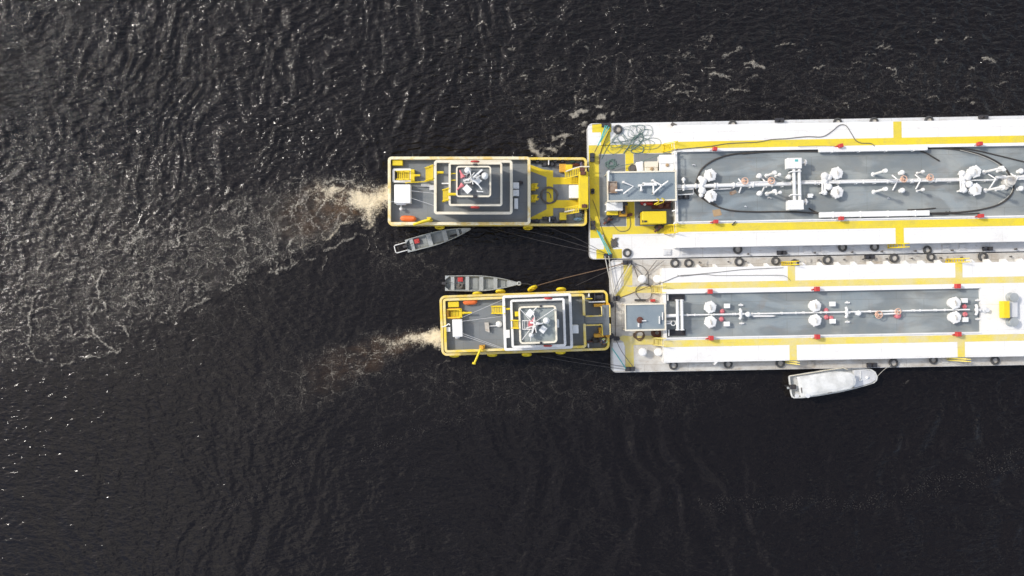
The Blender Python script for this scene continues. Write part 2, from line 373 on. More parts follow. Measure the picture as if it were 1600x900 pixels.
    # loose foam all over the left and scattered near the hulls
    side = sstep(620, 150, px) * sstep(640, 500, py) * sstep(150, 320, py)
    lace = np.maximum(lace, side * .38 * (.3 + fbm(X * .2, Y * .2, 61, 3)))
    lace = np.maximum(lace, .22 * sstep(700, 860, px) * sstep(60, 130, py) * sstep(250, 200, py) * fbm(X * .2, Y * .2, 62, 3) * 1.4)
    lace = np.maximum(lace, .30 * sstep(560, 600, px) * sstep(760, 660, px) * sstep(350, 372, py) * sstep(470, 400, py))
    lace = np.maximum(lace, .16 * sstep(560, 580, py) * sstep(680, 600, py) * sstep(400, 700, px) * sstep(1300, 900, px) * 1.2)
    lines = [  # drifting foam lines, (pixels), width, strength
        ([(165, 421), (150, 448), (154, 468), (144, 491), (148, 522), (179, 547)], 3.2, .95),
        ([(60, 417), (50, 483), (45, 534), (58, 561), (90, 575), (120, 565), (160, 556), (190, 545)], 3.0, .75),
        ([(0, 505), (12, 545), (35, 560)], 2.6, .6), ([(113, 480), (107, 503), (115, 530), (148, 528)], 2.6, .7),
        ([(161, 472), (171, 495), (191, 507), (202, 522)], 2.8, .85),
        ([(195, 468), (218, 483), (241, 499), (265, 499), (296, 483), (331, 466), (381, 437), (430, 425), (490, 402), (545, 372), (600, 358)], 3.6, .7),
        ([(240, 420), (235, 450), (240, 475), (262, 490)], 2.6, .6), ([(300, 440), (312, 462), (330, 466)], 2.4, .6),
        ([(345, 400), (365, 430), (385, 437)], 2.4, .6), ([(400, 360), (398, 395), (415, 415)], 3, .6), ([(480, 330), (470, 370), (480, 400)], 3, .6),
        ([(445, 330), (430, 360), (440, 400), (460, 410)], 3, .6),
        ([(545, 285), (520, 280), (500, 288), (478, 300), (462, 325)], 5, .75), ([(600, 296), (570, 292), (540, 285)], 4, .8),
        ([(175, 385), (190, 392), (215, 370), (225, 360)], 4.5, .8), ([(30, 425), (38, 415)], 4, .8), ([(85, 400), (92, 395)], 3, .8),
        ([(826, 224), (838, 236), (845, 242), (852, 236), (870, 234), (884, 228), (887, 220)], 6.5, 1.15),
        ([(866, 214), (878, 210), (888, 215), (905, 216), (915, 208)], 4.5, .95), ([(840, 224), (858, 220), (870, 213)], 2.0, .6),
        ([(893, 180), (908, 174), (920, 170), (938, 168)], 4.2, 1.0), ([(908, 193), (922, 188), (935, 184), (945, 180), (955, 176)], 5.0, 1.1),
        ([(858, 184), (866, 180), (876, 173)], 2.2, .6),
        ([(985, 104), (986, 96), (995, 91), (998, 96)], 4.2, .95), ([(1080, 72), (1090, 64), (1103, 61), (1118, 67), (1122, 75)], 3.0, .6),
        ([(1128, 92), (1140, 82), (1158, 77), (1172, 79)], 3.0, .7), ([(1152, 102), (1162, 101), (1175, 99), (1190, 106)], 3.2, .85),
        ([(1112, 120), (1120, 115), (1130, 116), (1142, 124)], 3.8, .85), ([(1070, 85), (1076, 83)], 3, .6), ([(1040, 122), (1052, 118), (1066, 116), (1078, 120)], 2.6, .7),
        ([(1036, 144), (1045, 137), (1053, 134)], 3.4, .65), ([(1066, 133), (1080, 134), (1090, 138)], 2.6, .6), ([(1275, 105), (1283, 101), (1290, 104)], 3, .7),
        ([(1138, 144), (1150, 142), (1168, 142)], 2.2, .7), ([(901, 170), (901, 156), (904, 152)], 3.6, .8), ([(912, 153), (925, 149), (938, 148)], 2.2, .7),
        ([(915, 134), (921, 133)], 2.8, .8), ([(846, 142), (858, 142)], 2.4, .7), ([(1080, 158), (1088, 155), (1096, 158)], 2.8, .8),
        ([(962, 163), (974, 162), (988, 160)], 1.8, .6), ([(1050, 160), (1062, 157)], 2, .5), ([(1110, 153), (1120, 151)], 2, .5),
        ([(1195, 162), (1212, 166), (1228, 160)], 2.6, .5), ([(1245, 160), (1262, 163)], 2.4, .45), ([(957, 10), (970, 10)], 3, .6), ([(1032, 8), (1040, 10)], 3, .5),
        ([(1572, 50), (1586, 54)], 3, .75), ([(1490, 158), (1512, 155)], 2.2, .6), ([(872, 54), (880, 52)], 2.4, .4), ([(545, 40), (548, 33)], 2.4, .5),
        ([(1385, 601), (1398, 594)], 2.2, .5), ([(1412, 597), (1424, 593)], 2.0, .5), ([(1230, 168), (1262, 172), (1290, 160)], 2, .35),
        ([(655, 578), (680, 568), (705, 560)], 2.4, .55), ([(560, 570), (575, 562), (590, 566)], 2.6, .5)]
    extra = []
    rq = random.Random(5)
    for k in range(230):      # short crests over the choppy water
        x = rq.uniform(500, 1600) if k % 3 else rq.uniform(0, 620); y = rq.uniform(5, 170) if k % 3 else rq.uniform(150, 400)
        if k % 2: x = rq.uniform(800, 1600); y = rq.uniform(60, 172)
        l = rq.uniform(4, 11); extra.append(([(x - l, y + rq.uniform(-1, 3)), (x, y - rq.uniform(1, 3)), (x + l, y + rq.uniform(-2, 4))], rq.uniform(1.3, 2.5), rq.uniform(.35, .8)))
    for k in range(64):       # loops inside the wake
        x = rq.uniform(160, 590); yc = 312 + (600 - x) * .28; y = yc + rq.uniform(-55, 60); r_ = rq.uniform(8, 22); a0 = rq.uniform(0, 6.28)
        extra.append(([(x + r_ * math.cos(a0 + q * .75) * .75, y + r_ * math.sin(a0 + q * .75) * 1.2) for q in range(6)], rq.uniform(1.1, 1.9), rq.uniform(.5, .9)))
    jx2 = (fbm(X * 1.4, Y * 1.4, 71, 4) - .5) * 16; jy2 = (fbm(X * 1.4, Y * 1.4, 81, 4) - .5) * 16
    stroke = np.zeros_like(X)
    for pts, wd, st in lines + extra:
        x0 = min(p[0] for p in pts) - 18; x1 = max(p[0] for p in pts) + 18; y0 = min(p[1] for p in pts) - 18; y1 = max(p[1] for p in pts) + 18
        i0 = np.searchsorted(xs, (x0 - 800) / PX); i1 = np.searchsorted(xs, (x1 - 800) / PX); j0 = np.searchsorted(ys, (450 - y1) / PX); j1 = np.searchsorted(ys, (450 - y0) / PX)
        if i1 <= i0 or j1 <= j0: continue
        sl_ = (slice(i0, i1), slice(j0, j1)); qx = px[sl_] + jx2[sl_]; qy = py[sl_] + jy2[sl_]
        best = np.full(qx.shape, 99.)
        for i in range(len(pts) - 1):
            (ax, ay), (bx, by) = pts[i], pts[i + 1]; dx, dy = bx - ax, by - ay
            t = np.clip(((qx - ax) * dx + (qy - ay) * dy) / (dx * dx + dy * dy + 1e-6), 0, 1)
            best = np.minimum(best, np.hypot(qx - ax - t * dx, qy - ay - t * dy))
        
        stroke[sl_] = np.maximum(stroke[sl_], st * sstep(wd * 1.5, 0, best))
    stroke *= sstep(.27, .5, fbm(X * .9, Y * .9, 101, 3))
    Z += inside * (stroke * .05 + dense * .10 * (fbm(X * 1.2, Y * 1.2, 91, 3) - .3))
    # faint flecks: two drifting bubble lines across the lower water
    fleck = np.zeros_like(X)
    for pts, wd in (([(560, 720), (610, 688), (700, 655), (790, 634), (900, 618), (1040, 602), (1160, 600)], [8, 8, 9, 9, 8, 9, 10]),
                    ([(1090, 790), (1200, 785), (1300, 790), (1390, 785), (1450, 760), (1530, 745), (1545, 720), (1610, 720)], [12, 14, 12, 12, 18, 14, 22, 30]),
                    ([(350, 790), (400, 770), (480, 700)], [8, 8, 8])):
        d, t = path_field(pts, wd, .3); fleck = np.maximum(fleck, sstep(1.4, .2, d))
    Z *= inside
    nx, ny = X.shape
    me = bpy.data.meshes.new('river'); co = np.stack([X, Y, Z], -1).reshape(-1, 3).astype(np.float32)
    idx = np.arange(nx * ny).reshape(nx, ny); q = np.stack([idx[:-1, :-1], idx[1:, :-1], idx[1:, 1:], idx[:-1, 1:]], -1).reshape(-1, 4)
    me.vertices.add(nx * ny); me.vertices.foreach_set('co', co.ravel())
    me.loops.add(q.size); me.loops.foreach_set('vertex_index', q.ravel().astype(np.int32))
    me.polygons.add(len(q)); me.polygons.foreach_set('loop_start', (np.arange(len(q)) * 4).astype(np.int32)); me.polygons.foreach_set('loop_total', np.full(len(q), 4, np.int32))
    me.polygons.foreach_set('use_smooth', np.ones(len(q), bool)); me.update(calc_edges=True); me.validate()
    for nm, arr in (('dense', dense), ('lace', lace), ('churn', churn), ('stroke', stroke), ('fleck', fleck), ('rough', rough)):
        a = me.attributes.new(nm, 'FLOAT', 'POINT'); a.data.foreach_set('value', arr.ravel().astype(np.float32))
    o = bpy.data.objects.new('river', me); COL.objects.link(o); o['kind'] = 'structure'; o['label'] = 'dark brown river with foam and pusher wakes'
    return o

def river_material():
    m, t, b = nodes('river_water'); L = t.links.new; N = t.nodes.new
    geo = N('ShaderNodeNewGeometry'); pos = geo.outputs['Position']
    def math_(op, a, c=None, clamp=False):
        n = N('ShaderNodeMath'); n.operation = op; n.use_clamp = clamp
        for i, v in enumerate((a, c)):
            if v is None: continue
            if isinstance(v, (int, float)): n.inputs[i].default_value = v
            else: L(v, n.inputs[i])
        return n.outputs[0]
    def attr(nm): n = N('ShaderNodeAttribute'); n.attribute_name = nm; return n.outputs['Fac']
    def rng(v, a, c, d=0.0, e=1.0):
        n = N('ShaderNodeMapRange'); n.interpolation_type = 'SMOOTHSTEP'; L(v, n.inputs[0])
        for k, q in (('From Min', a), ('From Max', c), ('To Min', d), ('To Max', e)):
            if isinstance(q, (int, float)): n.inputs[k].default_value = q
            else: L(q, n.inputs[k])
        return n.outputs[0]
    def noise(sc, det=6, ro=.6, dist=0, vec=pos, typ=None):
        n = N('ShaderNodeTexNoise'); n.inputs['Scale'].default_value = sc; n.inputs['Detail'].default_value = det; n.inputs['Roughness'].default_value = ro; n.inputs['Distortion'].default_value = dist
        L(vec, n.inputs['Vector']); return n
    # warped coordinates for the foam lace
    wn = noise(.55, 4, .6); sub = N('ShaderNodeVectorMath'); sub.operation = 'SUBTRACT'; L(wn.outputs['Color'], sub.inputs[0]); sub.inputs[1].default_value = (.5, .5, .5)
    sc = N('ShaderNodeVectorMath'); sc.operation = 'SCALE'; L(sub.outputs[0], sc.inputs[0]); sc.inputs['Scale'].default_value = 2.4
    wn2 = noise(3.2, 4, .65); sub2 = N('ShaderNodeVectorMath'); sub2.operation = 'SUBTRACT'; L(wn2.outputs['Color'], sub2.inputs[0]); sub2.inputs[1].default_value = (.5, .5, .5)
    sc2 = N('ShaderNodeVectorMath'); sc2.operation = 'SCALE'; L(sub2.outputs[0], sc2.inputs[0]); sc2.inputs['Scale'].default_value = .45
    ad = N('ShaderNodeVectorMath'); ad.operation = 'ADD'; L(pos, ad.inputs[0]); L(sc.outputs[0], ad.inputs[1])
    ad2 = N('ShaderNodeVectorMath'); ad2.operation = 'ADD'; L(ad.outputs[0], ad2.inputs[0]); L(sc2.outputs[0], ad2.inputs[1])
    def vor(scale, wdt):
        v = N('ShaderNodeTexVoronoi'); v.voronoi_dimensions = '2D'; v.feature = 'DISTANCE_TO_EDGE'; v.inputs['Scale'].default_value = scale; L(ad2.outputs[0], v.inputs['Vector'])
        return rng(v.outputs['Distance'], 0.0, wdt, 1, 0)
    l1 = vor(.48, .05); l2 = vor(1.15, .085); l3 = vor(2.8, .12)
    nf = noise(7, 8, .75).outputs[0]; nm_ = noise(1.1, 5, .6).outputs[0]; nl = noise(.35, 3, .5).outputs[0]
    lace = attr('lace'); dense = attr('dense'); churn = attr('churn'); stroke = attr('stroke'); fleck = attr('fleck'); rough = attr('rough')
    f1 = math_('MULTIPLY', math_('MULTIPLY', l1, 1.1), rng(nm_, .38, .58))
    f2 = math_('MULTIPLY', math_('MULTIPLY', l2, .75), rng(nm_, .46, .62))
    f3 = math_('MULTIPLY', math_('MULTIPLY', l3, .5), rng(nl, .45, .6))
    fs = math_('MULTIPLY', math_('MAXIMUM', math_('MAXIMUM', f1, f2), f3), rng(nf, .42, .66, .05, 1.0))
    flace = math_('MULTIPLY', fs, math_('MULTIPLY', lace, 1.0))
    spray = math_('MULTIPLY', rng(nf, .60, .70), math_('MULTIPLY', lace, .22))
    fd = rng(math_('ADD', math_('ADD', math_('MULTIPLY', dense, 1.15), math_('MULTIPLY', math_('SUBTRACT', nf, .5), 1.9)), math_('MULTIPLY', math_('SUBTRACT', noise(1.9, 5, .7, 1.5).outputs[0], .5), 1.3)), .38, 1.25)
    nq = noise(4.2, 6, .8, 1.2).outputs[0]
    ridge = rng(math_('ABSOLUTE', math_('SUBTRACT', nq, .5)), 0.0, .12, 1.0, .38)
    fst = math_('MULTIPLY', rng(math_('ADD', stroke, math_('MULTIPLY', math_('SUBTRACT', nf, .5), 2.2)), .32, 1.15), math_('MULTIPLY', ridge, .88))
    fdot = N('ShaderNodeTexVoronoi'); fdot.voronoi_dimensions = '2D'; fdot.inputs['Scale'].default_value = 4.5; L(pos, fdot.inputs['Vector'])
    fl = math_('MULTIPLY', math_('MULTIPLY', rng(fdot.outputs['Distance'], .05, .20, 1, 0), rng(nm_, .46, .58)), math_('MULTIPLY', fleck, .20))
    foam = math_('MAXIMUM', math_('MAXIMUM', math_('MAXIMUM', flace, spray), math_('MAXIMUM', fd, fst)), fl, True)
    # body colour: black river stained tea brown where the propellers churn it
    body = N('ShaderNodeMix'); body.data_type = 'RGBA'; body.inputs[6].default_value = (.0068, .0053, .0052, 1); body.inputs[7].default_value = (.15, .080, .032, 1)
    L(math_('MULTIPLY', math_('MULTIPLY', churn, rng(nf, .3, .7, .35, 1.0)), rng(noise(.8, 5, .6, .8).outputs[0], .38, .62, .25, 1.0), True), body.inputs[0])
    aer = N('ShaderNodeMix'); aer.data_type = 'RGBA'; L(body.outputs[2], aer.inputs[6]); aer.inputs[7].default_value = (.072, .062, .048, 1)
    L(math_('MULTIPLY', math_('MULTIPLY', lace, rng(nf, .40, .68)), rng(nm_, .40, .66, .05, .6), True), aer.inputs[0])
    fc = N('ShaderNodeMix'); fc.data_type = 'RGBA'; fc.inputs[6].default_value = (.42, .385, .32, 1); fc.inputs[7].default_value = (.72, .62, .44, 1); L(dense, fc.inputs[0])
    mx = N('ShaderNodeMix'); mx.data_type = 'RGBA'; L(foam, mx.inputs[0]); L(aer.outputs[2], mx.inputs[6]); L(fc.outputs[2], mx.inputs[7])
    L(mx.outputs[2], b.inputs['Base Color'])
    L(rng(foam, 0, 1, .045, .7), b.inputs['Roughness']); b.inputs['IOR'].default_value = 1.33
    # ripples: stretched noise across the wind, finer ruffles, wake texture
    mp = N('ShaderNodeMapping'); mp.inputs['Rotation'].default_value = (0, 0, R(-32)); mp.inputs['Scale'].default_value = (.55, 1.35, 1); L(pos, mp.inputs[0])
    r1 = noise(1.9, 3, .5, .5, mp.outputs[0]).outputs[0]
    r2 = noise(4.2, 1.5, .5, .3, mp.outputs[0]).outputs[0]
    rg = N('ShaderNodeTexNoise'); rg.noise_type = 'RIDGED_MULTIFRACTAL'; rg.inputs['Scale'].default_value = 1.15; rg.inputs['Detail'].default_value = 2; rg.inputs['Roughness'].default_value = .55; rg.inputs['Lacunarity'].default_value = 2.2; rg.inputs['Distortion'].default_value = .35; L(mp.outputs[0], rg.inputs['Vector'])
    rgh = math_('MULTIPLY', math_('MULTIPLY', rg.outputs[0], .085), rough)
    h = math_('ADD', math_('MULTIPLY', r1, .30), math_('MULTIPLY', r2, .045))
    h = math_('ADD', math_('MULTIPLY', h, math_('ADD', math_('MULTIPLY', rough, .82), .12)), rgh)
    h = math_('ADD', h, math_('MULTIPLY', math_('MULTIPLY', nf, math_('MAXIMUM', churn, lace)), .05))
    bp = N('ShaderNodeBump'); bp.inputs['Strength'].default_value = 1; bp.inputs['Distance'].default_value = 1.0; L(h, bp.inputs['Height']); L(bp.outputs[0], b.inputs['Normal'])
    return m
rv = river(); rv.data.materials.append(river_material())

# ------------------------------------------------------------------ barges
ZD, ZT, ZG = 1.2, 2.6, 2.36
def bollard(fr, x, y, wpx, hpx, z, root, dark='dark'):
    mb = MB(); mb.box(fr, x - wpx / 2, y - hpx / 2, x + wpx / 2, y + hpx / 2, z, z + .1)
    hor = wpx >= hpx; d = (abs(wpx if hor else hpx)) * .27
    for s_ in (-1, 1):
        c = P(x + (s_ * d if hor else 0), y + (0 if hor else s_ * d), z + .4); rr = min(wpx, hpx) * .36 / PX
        mb.lathe((c.x, c.y, z), [(rr, .1), (rr, .42), (rr * 1.25, .44), (rr * 1.25, .5)], 12)
    return mb.build('bollard', M[dark], root)

def stairs(fr, x0, y0, x1, y1, zlo, zhi, root, up='x', n=6, mat='yellow', zr=None):
    """steps climbing towards +x (up='x'), -x ('-x')"""
    mb = MB(); zr = zr or (zlo + zhi) / 2
    q = lrect(fr, x0, y0, x1, y1); A, B_, C_, D = [P(a, b, zr) for a, b in q]    # x0y1, x1y1, x1y0, x0y0
    if up == '-x': A, B_, C_, D = B_, A, D, C_
    for k in range(n):
        t0 = (k + .12) / n; t1 = (k + .86) / n; z = zlo + (zhi - zlo) * (k + .7) / n
        p = [A.lerp(B_, t0), A.lerp(B_, t1), D.lerp(C_, t1), D.lerp(C_, t0)]; mb.wprism(p, z - .04, z)
    st = mb.build('tread', M[mat], root)
    for a, b in ((A, B_), (D, C_)):
        r = MB(); r.tube([(a.x, a.y, zlo + .1), (b.x, b.y, zhi)], .05, 6)
        r.tube([(a.x, a.y, zlo + .1), (a.x, a.y, zlo + .95), (b.x, b.y, zhi + .85), (b.x, b.y, zhi)], .035, 6)
        r.build('handrail', M[mat], root)
    return st

def dome(x, y, z, root, wpx=19, hpx=16, n=9, neck=None):
    c = P(x, y, z + .7); mb = MB(); rx = wpx / 2 / PX * .97
    mb.lathe((c.x, c.y, z), [(rx * .8, 0), (rx * .8, .5), (rx, .52), (rx * 1.0, .66), (rx * .93, .72), (rx * .3, .80)], n, rot=random.random())
    for k in range(6):
        a = k * 1.05 + .3; mb.ball((c.x + rx * math.cos(a) * .96, c.y + rx * math.sin(a) * .96, z + .6), .10, 6)
    hb = MB(); hb.wbox((c.x, c.y, z + .82), (.12, .5, .06), .3); hb.lathe((c.x + .02, c.y, z + .76), [(.09, 0), (.09, .12)], 8)
    o = mb.build('tank_hatch', M['white'], root); hb.build('hatch_handle', M['whitedirty'], o)
    return o

def vent_post(x, y, z, h, root, r=.07, head='hat', mat='white'):
    c = P(x, y, z); mb = MB(); mb.lathe((c.x, c.y, z), [(r * 2.2, 0), (r * 2.2, .06), (r, .08), (r, h)], 10)
    if head == 'hat': mb.lathe((c.x, c.y, z + h), [(r * 1.1, 0), (r * 2.6, .08), (r * 2.6, .28), (r * 1.4, .4)], 12)
    elif head == 'ball': mb.ball((c.x, c.y, z + h), .26, 12)
    elif head == 'tee': mb.tube([(c.x - .3, c.y, z + h), (c.x + .3, c.y, z + h)], r, 8)
    return mb.build('vent_post', M[mat], root)

def valve(x, y, z, root, mat='oranval', r=.34):
    c = P(x, y, z); mb = MB()
    mb.tube([(c.x + r * math.cos(a * .524), c.y + r * math.sin(a * .524), z + .42) for a in range(12)], .045, 6, True)
    for k in range(3): a = k * 2.094; mb.tube([(c.x, c.y, z + .42), (c.x + r * math.cos(a), c.y + r * math.sin(a), z + .42)], .03, 5)
    mb.lathe((c.x, c.y, z - .1), [(.16, 0), (.2, .15), (.1, .3), (.05, .55)], 10)
    mb.lathe((c.x + .22, c.y - .12, z - .1), [(.1, 0), (.12, .2), (.05, .35)], 8)
    return mb.build('valve', M[mat], root)

def pipe(x0, y0, x1, y1, z, r, root, name='pipe', mat='white', flange=0, supports=0):
    a, b = P(x0, y0, z), P(x1, y1, z); mb = MB(); mb.tube([a, b], r, 10)
    for k in range(flange):
        t = (k + 1) / (flange + 1); c = a.lerp(b, t); d = (b - a).normalized() * .05; mb.tube([c - d, c + d], r * 1.55, 10)
    for k in range(supports):
        t = (k + .5) / supports; c = a.lerp(b, t); mb.wbox((c.x, c.y, (ZG + z) / 2), (.12, r * 3, z - ZG))
    return mb.build(name, M[mat], root)

def hull_mesh(fr, x0, y0, x1, y1, r, z0, z1, root, mats, zr=None, name='hull'):
    mb = MB(); zr = z1 if zr is None else zr
    pts = rrect(fr, x0, y0, x1, y1, r); mb.prism(pts, z0, z1, zr)
    return mb.build(name, mats, root)

def gusset(fr, xc, yc, h, root, side=1, wpx=5):
    mb = MB(); pts = [fr.pt(xc - wpx * .2, yc), fr.pt(xc + wpx * .8, yc), fr.pt(xc - wpx * .2, yc - h * side)]
    mb.prism(pts, ZD + .3, ZT - .04, ZT - .04); return mb.build('bracket', M['white'], root)

def deck_hatch(x, y, s, fr, z, root, mat='white2'):
    mb = MB(); mb.box(fr, x - s, y - s * .8, x + s, y + s * .8, z, z + .07)
    mb.box(fr, x - s * .8, y - s * .6, x + s * .8, y + s * .6, z + .07, z + .13)
    for d in (-.35, .35): c = P(x + s * d, y, z + .1); mb.lathe((c.x, c.y, z + .13), [(.07, 0), (.07, .06)], 8)
    return mb.build('deck_hatch', M[mat], root, .015)

b1 = empty('tank_barge', P(1410, 292, 0), 'larger white and yellow tank barge, upper of the two, with rope tangle on its corner', 'barge', 'tank barges lashed side by side')
XR = 1900
mb = MB(); mb.prism(rrect(FB, 920, 193, XR, 405, 7), -1.0, ZD, ZD)
hull = mb.build('hull', M['white2'], b1)
dk = MB(); e = .006
dk.mi = 0; dk.sheet(rrect(FB, 920.3, 193.4, 1060, 404.6, 6.5), ZD + e)                    # white paint
dk.mi = 1
for x0, y0, x1, y1 in ((927, 194, 957, 207), (940.5, 207, 955, 228), (921, 227, 936.5, 372), (936.5, 227, 1055, 241), (978, 241, 991, 354.5), (936.5, 354.5, 1055, 367), (942, 367, 956, 390), (930, 390, 970, 404.4)):
    dk.csheet(FB, x0, y0, x1, y1, ZD + 2 * e)
dk.mi = 2
for x0, y0, x1, y1 in ((936.5, 241.6, 977.5, 354), (991.5, 241.6, 1054.6, 354)): dk.csheet(FB, x0, y0, x1, y1, ZD + 3 * e)
dk.build('painted_deck', [M['white'], M['yellowdeck'], M['grey']], b1)
sd2 = MB(); sd2.csheet(FB, 1060.4, 193.4, XR - 2, 404.6, ZD + e); sd2.build('side_deck', M['white2'], b1)
# raised trunk with coaming round the sunken cargo deck
def trunk(root, x0, y0, x1, y1, gx0, gy0, gx1, gy1, yb, cross, lip=2.2):
    mb = MB(); mb.prism(rrect(FB, x0, y0, x1, y1, 0), ZD + .02, ZG - .02, ZT)
    # four white decks round the well
    for a in ((x0, y0, x1, gy0), (x0, gy1, x1, y1), (x0, gy0, gx0, gy1), (gx1, gy0, x1, gy1)):
        if a[2] - a[0] > .5: mb.prism(rrect(FB, *a), ZG - .02, ZT, ZT)
    mb.build('trunk', M['white'], root)
    g = MB(); g.csheet(FB, gx0 - .5, gy0 - .5, gx1 + .5, gy1 + .5, ZG); g.build('cargo_deck', M['cargo'], root)
    c = MB()
    for a in ((gx0, gy0 - lip, gx1, gy0 - .1), (gx0, gy1 + .1, gx1, gy1 + lip), (gx0 - lip, gy0 - lip, gx0 - .1, gy1 + lip)): c.prism(rrect(FB, *a), ZT + .002, ZT + .12, ZT + .1)
    c.build('coaming', M['white'], root)
    y = MB()
    for a in yb: y.csheet(FB, a[0], a[1], a[2], a[3], ZT + e)
    for a in cross: y.csheet(FB, a[0], a[1], a[2], a[3], ZT + 2 * e)
    y.build('walkway', M['yellowdeck'] if root is b1 else M['yellowpale'], root)
trunk(b1, 1055, 198.4, XR - 8, 389.5, 1059, 240, XR - 40, 348.6, [(1055.2, 224, XR - 8, 235), (1055.2, 352.8, XR - 8, 365)], [(1397.5, 198.6, 1410.5, 224.5), (1398, 364.5, 1411, 389.3)])
# hose trays lying along the coaming
for x0, y0, x1, y1 in ((1280, 228.8, 1450, 236.2), (1281, 330.0, 1453, 338.4)):
    t = MB(); cx, cy = (x0 + x1) / 2, (y0 + y1) / 2; hp = (y1 - y0) / 2
    L0 = lrect(FB, x0, y0, x1, y1)
    t.prism(L0, ZG + .25, ZT + .35, ZT + .35)
    for k in range(4):
        xx = x0 + (x1 - x0) * (k + .5) / 4; yy = cy - (xx - cx) * .0183; t.box(FB, xx - 1, yy - hp - .8, xx + 1, yy + hp + .8, ZG, ZT + .38)
    t.build('hose_tray', M['white'], b1, .05)
# deckhouse roof on posts with equipment under it
def rail_roof(root, x0, y0, x1, y1, z, edge, inner):
    mb = MB(); mb.prism(rrect(FB, x0, y0, x1, y1), z - .12, z, z + .1); mb.build('roof', M[inner], root)
    mb = MB(); mb.ring(FB, x0, y0, x1, y1, .6, 2.2, z - .14, z + .10); mb.build('roof_edge', M[edge], root)
    mb = MB()
    mb.prism(rrect(FB, x0 + 9, y0 + 6, x1 - 9, y1 - 8), ZD + .02, z - .13, z)
    w_ = mb.build('wall', M['cream'], root)
    for fx in (.2, .5, .8):
        for yy in (y0 + 6, y1 - 8):
            g = MB(); xx = x0 + (x1 - x0) * fx; g.prism(rrect(FB, xx - 3, yy - .6, xx + 3, yy + .6), ZD + 1.1, ZD + 1.7, z); g.build('window', M['glass'], w_)
    for xx in (x0 + 1.5, x1 - 1.5):
        for yy in (y0 + 1.5, y1 - 1.5):
            p = P(*FB.pt(xx, yy), z); q = MB(); q.tube([(p.x, p.y, ZD), (p.x, p.y, z - .12)], .05, 6); q.build('post', M['cream'], root)
HZ = 3.6
h1 = empty('deckhouse', P(1002, 291, ZD), 'flat grey-roofed deckhouse with cream rim on the larger barge', 'deckhouse')
rail_roof(h1, 948.5, 268.6, 1057.5, 315.8, HZ, 'cream', 'greyroof')
t = MB(); t.box(FB, 950, 283.5, 964.5, 302, HZ + .12, HZ + .16); t.ring(F0, 950.2, 283.7, 964.3, 301.6, .5, .9, HZ + .12, HZ + .3); t.build('tray', [M['brown']], h1)
for pts in ([(974, 284.5), (990, 291), (974, 303)], [(999, 290), (1004, 289.3)], [(1006, 289), (1026, 289)], [(1006, 287), (1026, 286.5)], [(1020, 282), (1034, 290)], [(1021, 302), (1033, 291), (1044, 283)], [(1021, 301), (1021, 289)], [(1002, 297), (1002, 290)], [(951, 268.5), (951, 283)], [(963, 297.5), (973, 297)]):
    t = MB(); t.tube([P(a, b, HZ + .45) for a, b in pts], .085, 6); c = P(*pts[0], HZ + .3); t.wbox((c.x, c.y, HZ + .22), (.2, .2, .44)); t.build('pipe_stub', M['white'], h1)
# stair rails beside the house towards the trunk
for yy in (262, 283, 306):
    pass
stairs(FB, 1037, 225, 1054.5, 235.5, ZD, ZT, b1); stairs(FB, 1039.5, 352, 1055, 364.5, ZD, ZT, b1)
stairs(FB, 1391, 381.5, 1409, 387, ZD, ZT, b1, up='x', n=7)
for (xa, ya), (xb, yb) in (((1050, 240), (1055.5, 236)), ((1050, 330), (1056, 328)), ((1052.5, 350), (1056, 347))):
    r_ = MB(); r_.tube([P(xa, ya, ZT + .5), P(xb, yb, ZT + .6)], .07, 6); r_.build('handrail', M['white'], b1)
for ya, yb in ((240, 266), (316, 348)):
    r_ = MB(); r_.tube([P(*FB.pt(1055.6, ya), ZT + .9), P(*FB.pt(1055.6, yb), ZT + .9)], .05, 6)
    for q in (ya, (ya + yb) / 2, yb): a = P(*FB.pt(1055.6, q), ZT + .9); r_.tube([a, (a.x, a.y, ZT)], .04, 6)
    r_.build('handrail', M['white'], b1)
# cargo piping and fittings
pipe(1057, 291.5, 1236, 287.2, ZG + .55, .18, b1, flange=5, supports=7)
pipe(1112, 296.0, 1142, 294.6, ZG + .3, .07, b1)
pipe(1236, 286.4, 1500, 281.6, ZG + .5, .115, b1, flange=6, supports=9)
pipe(1236, 283.4, 1500, 278.8, ZG + .5, .06, b1, flange=3)
pipe(1500, 282.2, 1558, 281.0, ZG + .5, .06, b1, supports=2)
pipe(1556, 277.0, 1760, 273.5, ZG + .5, .13, b1, flange=6, supports=7)
pipe(1152, 286.5, 1212, 284.2, ZG + .62, .12, b1, mat='white2')
pipe(1590, 280.0, 1610, 279.7, ZG + .5, .07, b1)
for x, y, xa, ya, xb, yb in ((1160, 287, 1154, 279.5, 1155, 301), (1197, 285, 1190, 278, 1191, 299), (1403, 281, 1394, 274, 1395, 297), (1439, 280.5, 1430, 273, 1431, 295.5), (1556, 279.5, 1544, 272, 1545, 296), (1590, 278, 1579, 271.5, 1580, 292)):
    t = MB(); t.tube([P(xa, ya, ZG + .15), P(x, y, ZG + .65), P(xb, yb, ZG + .15)], .075, 8); t.build('pipe_brace', M['white'], b1)
for x, y in ((1162, 283.5), (1203, 283), (1409, 280.5), (1450, 278)): valve(x, y, ZG + .5, b1, r=.3)
for x, y in ((1110, 273.5), (1111, 306), (1308, 270.5), (1308.5, 300), (1524, 268), (1525, 296)): dome(x, y, ZG, b1)
def neck(x0, y0, x1, y1, z, r, root):
    a, b = P(x0, y0, z), P(x1, y1, z); t = MB(); t.tube([a, a.lerp(b, .5), b], r, 8); t.ball(b, r * 1.9, 8); t.ball(a, r * 1.3, 8)
    t.wbox((b.x, b.y, (ZG + z) / 2), (.16, .16, z - ZG)); return t.build('valve_stem', M['white'], root)
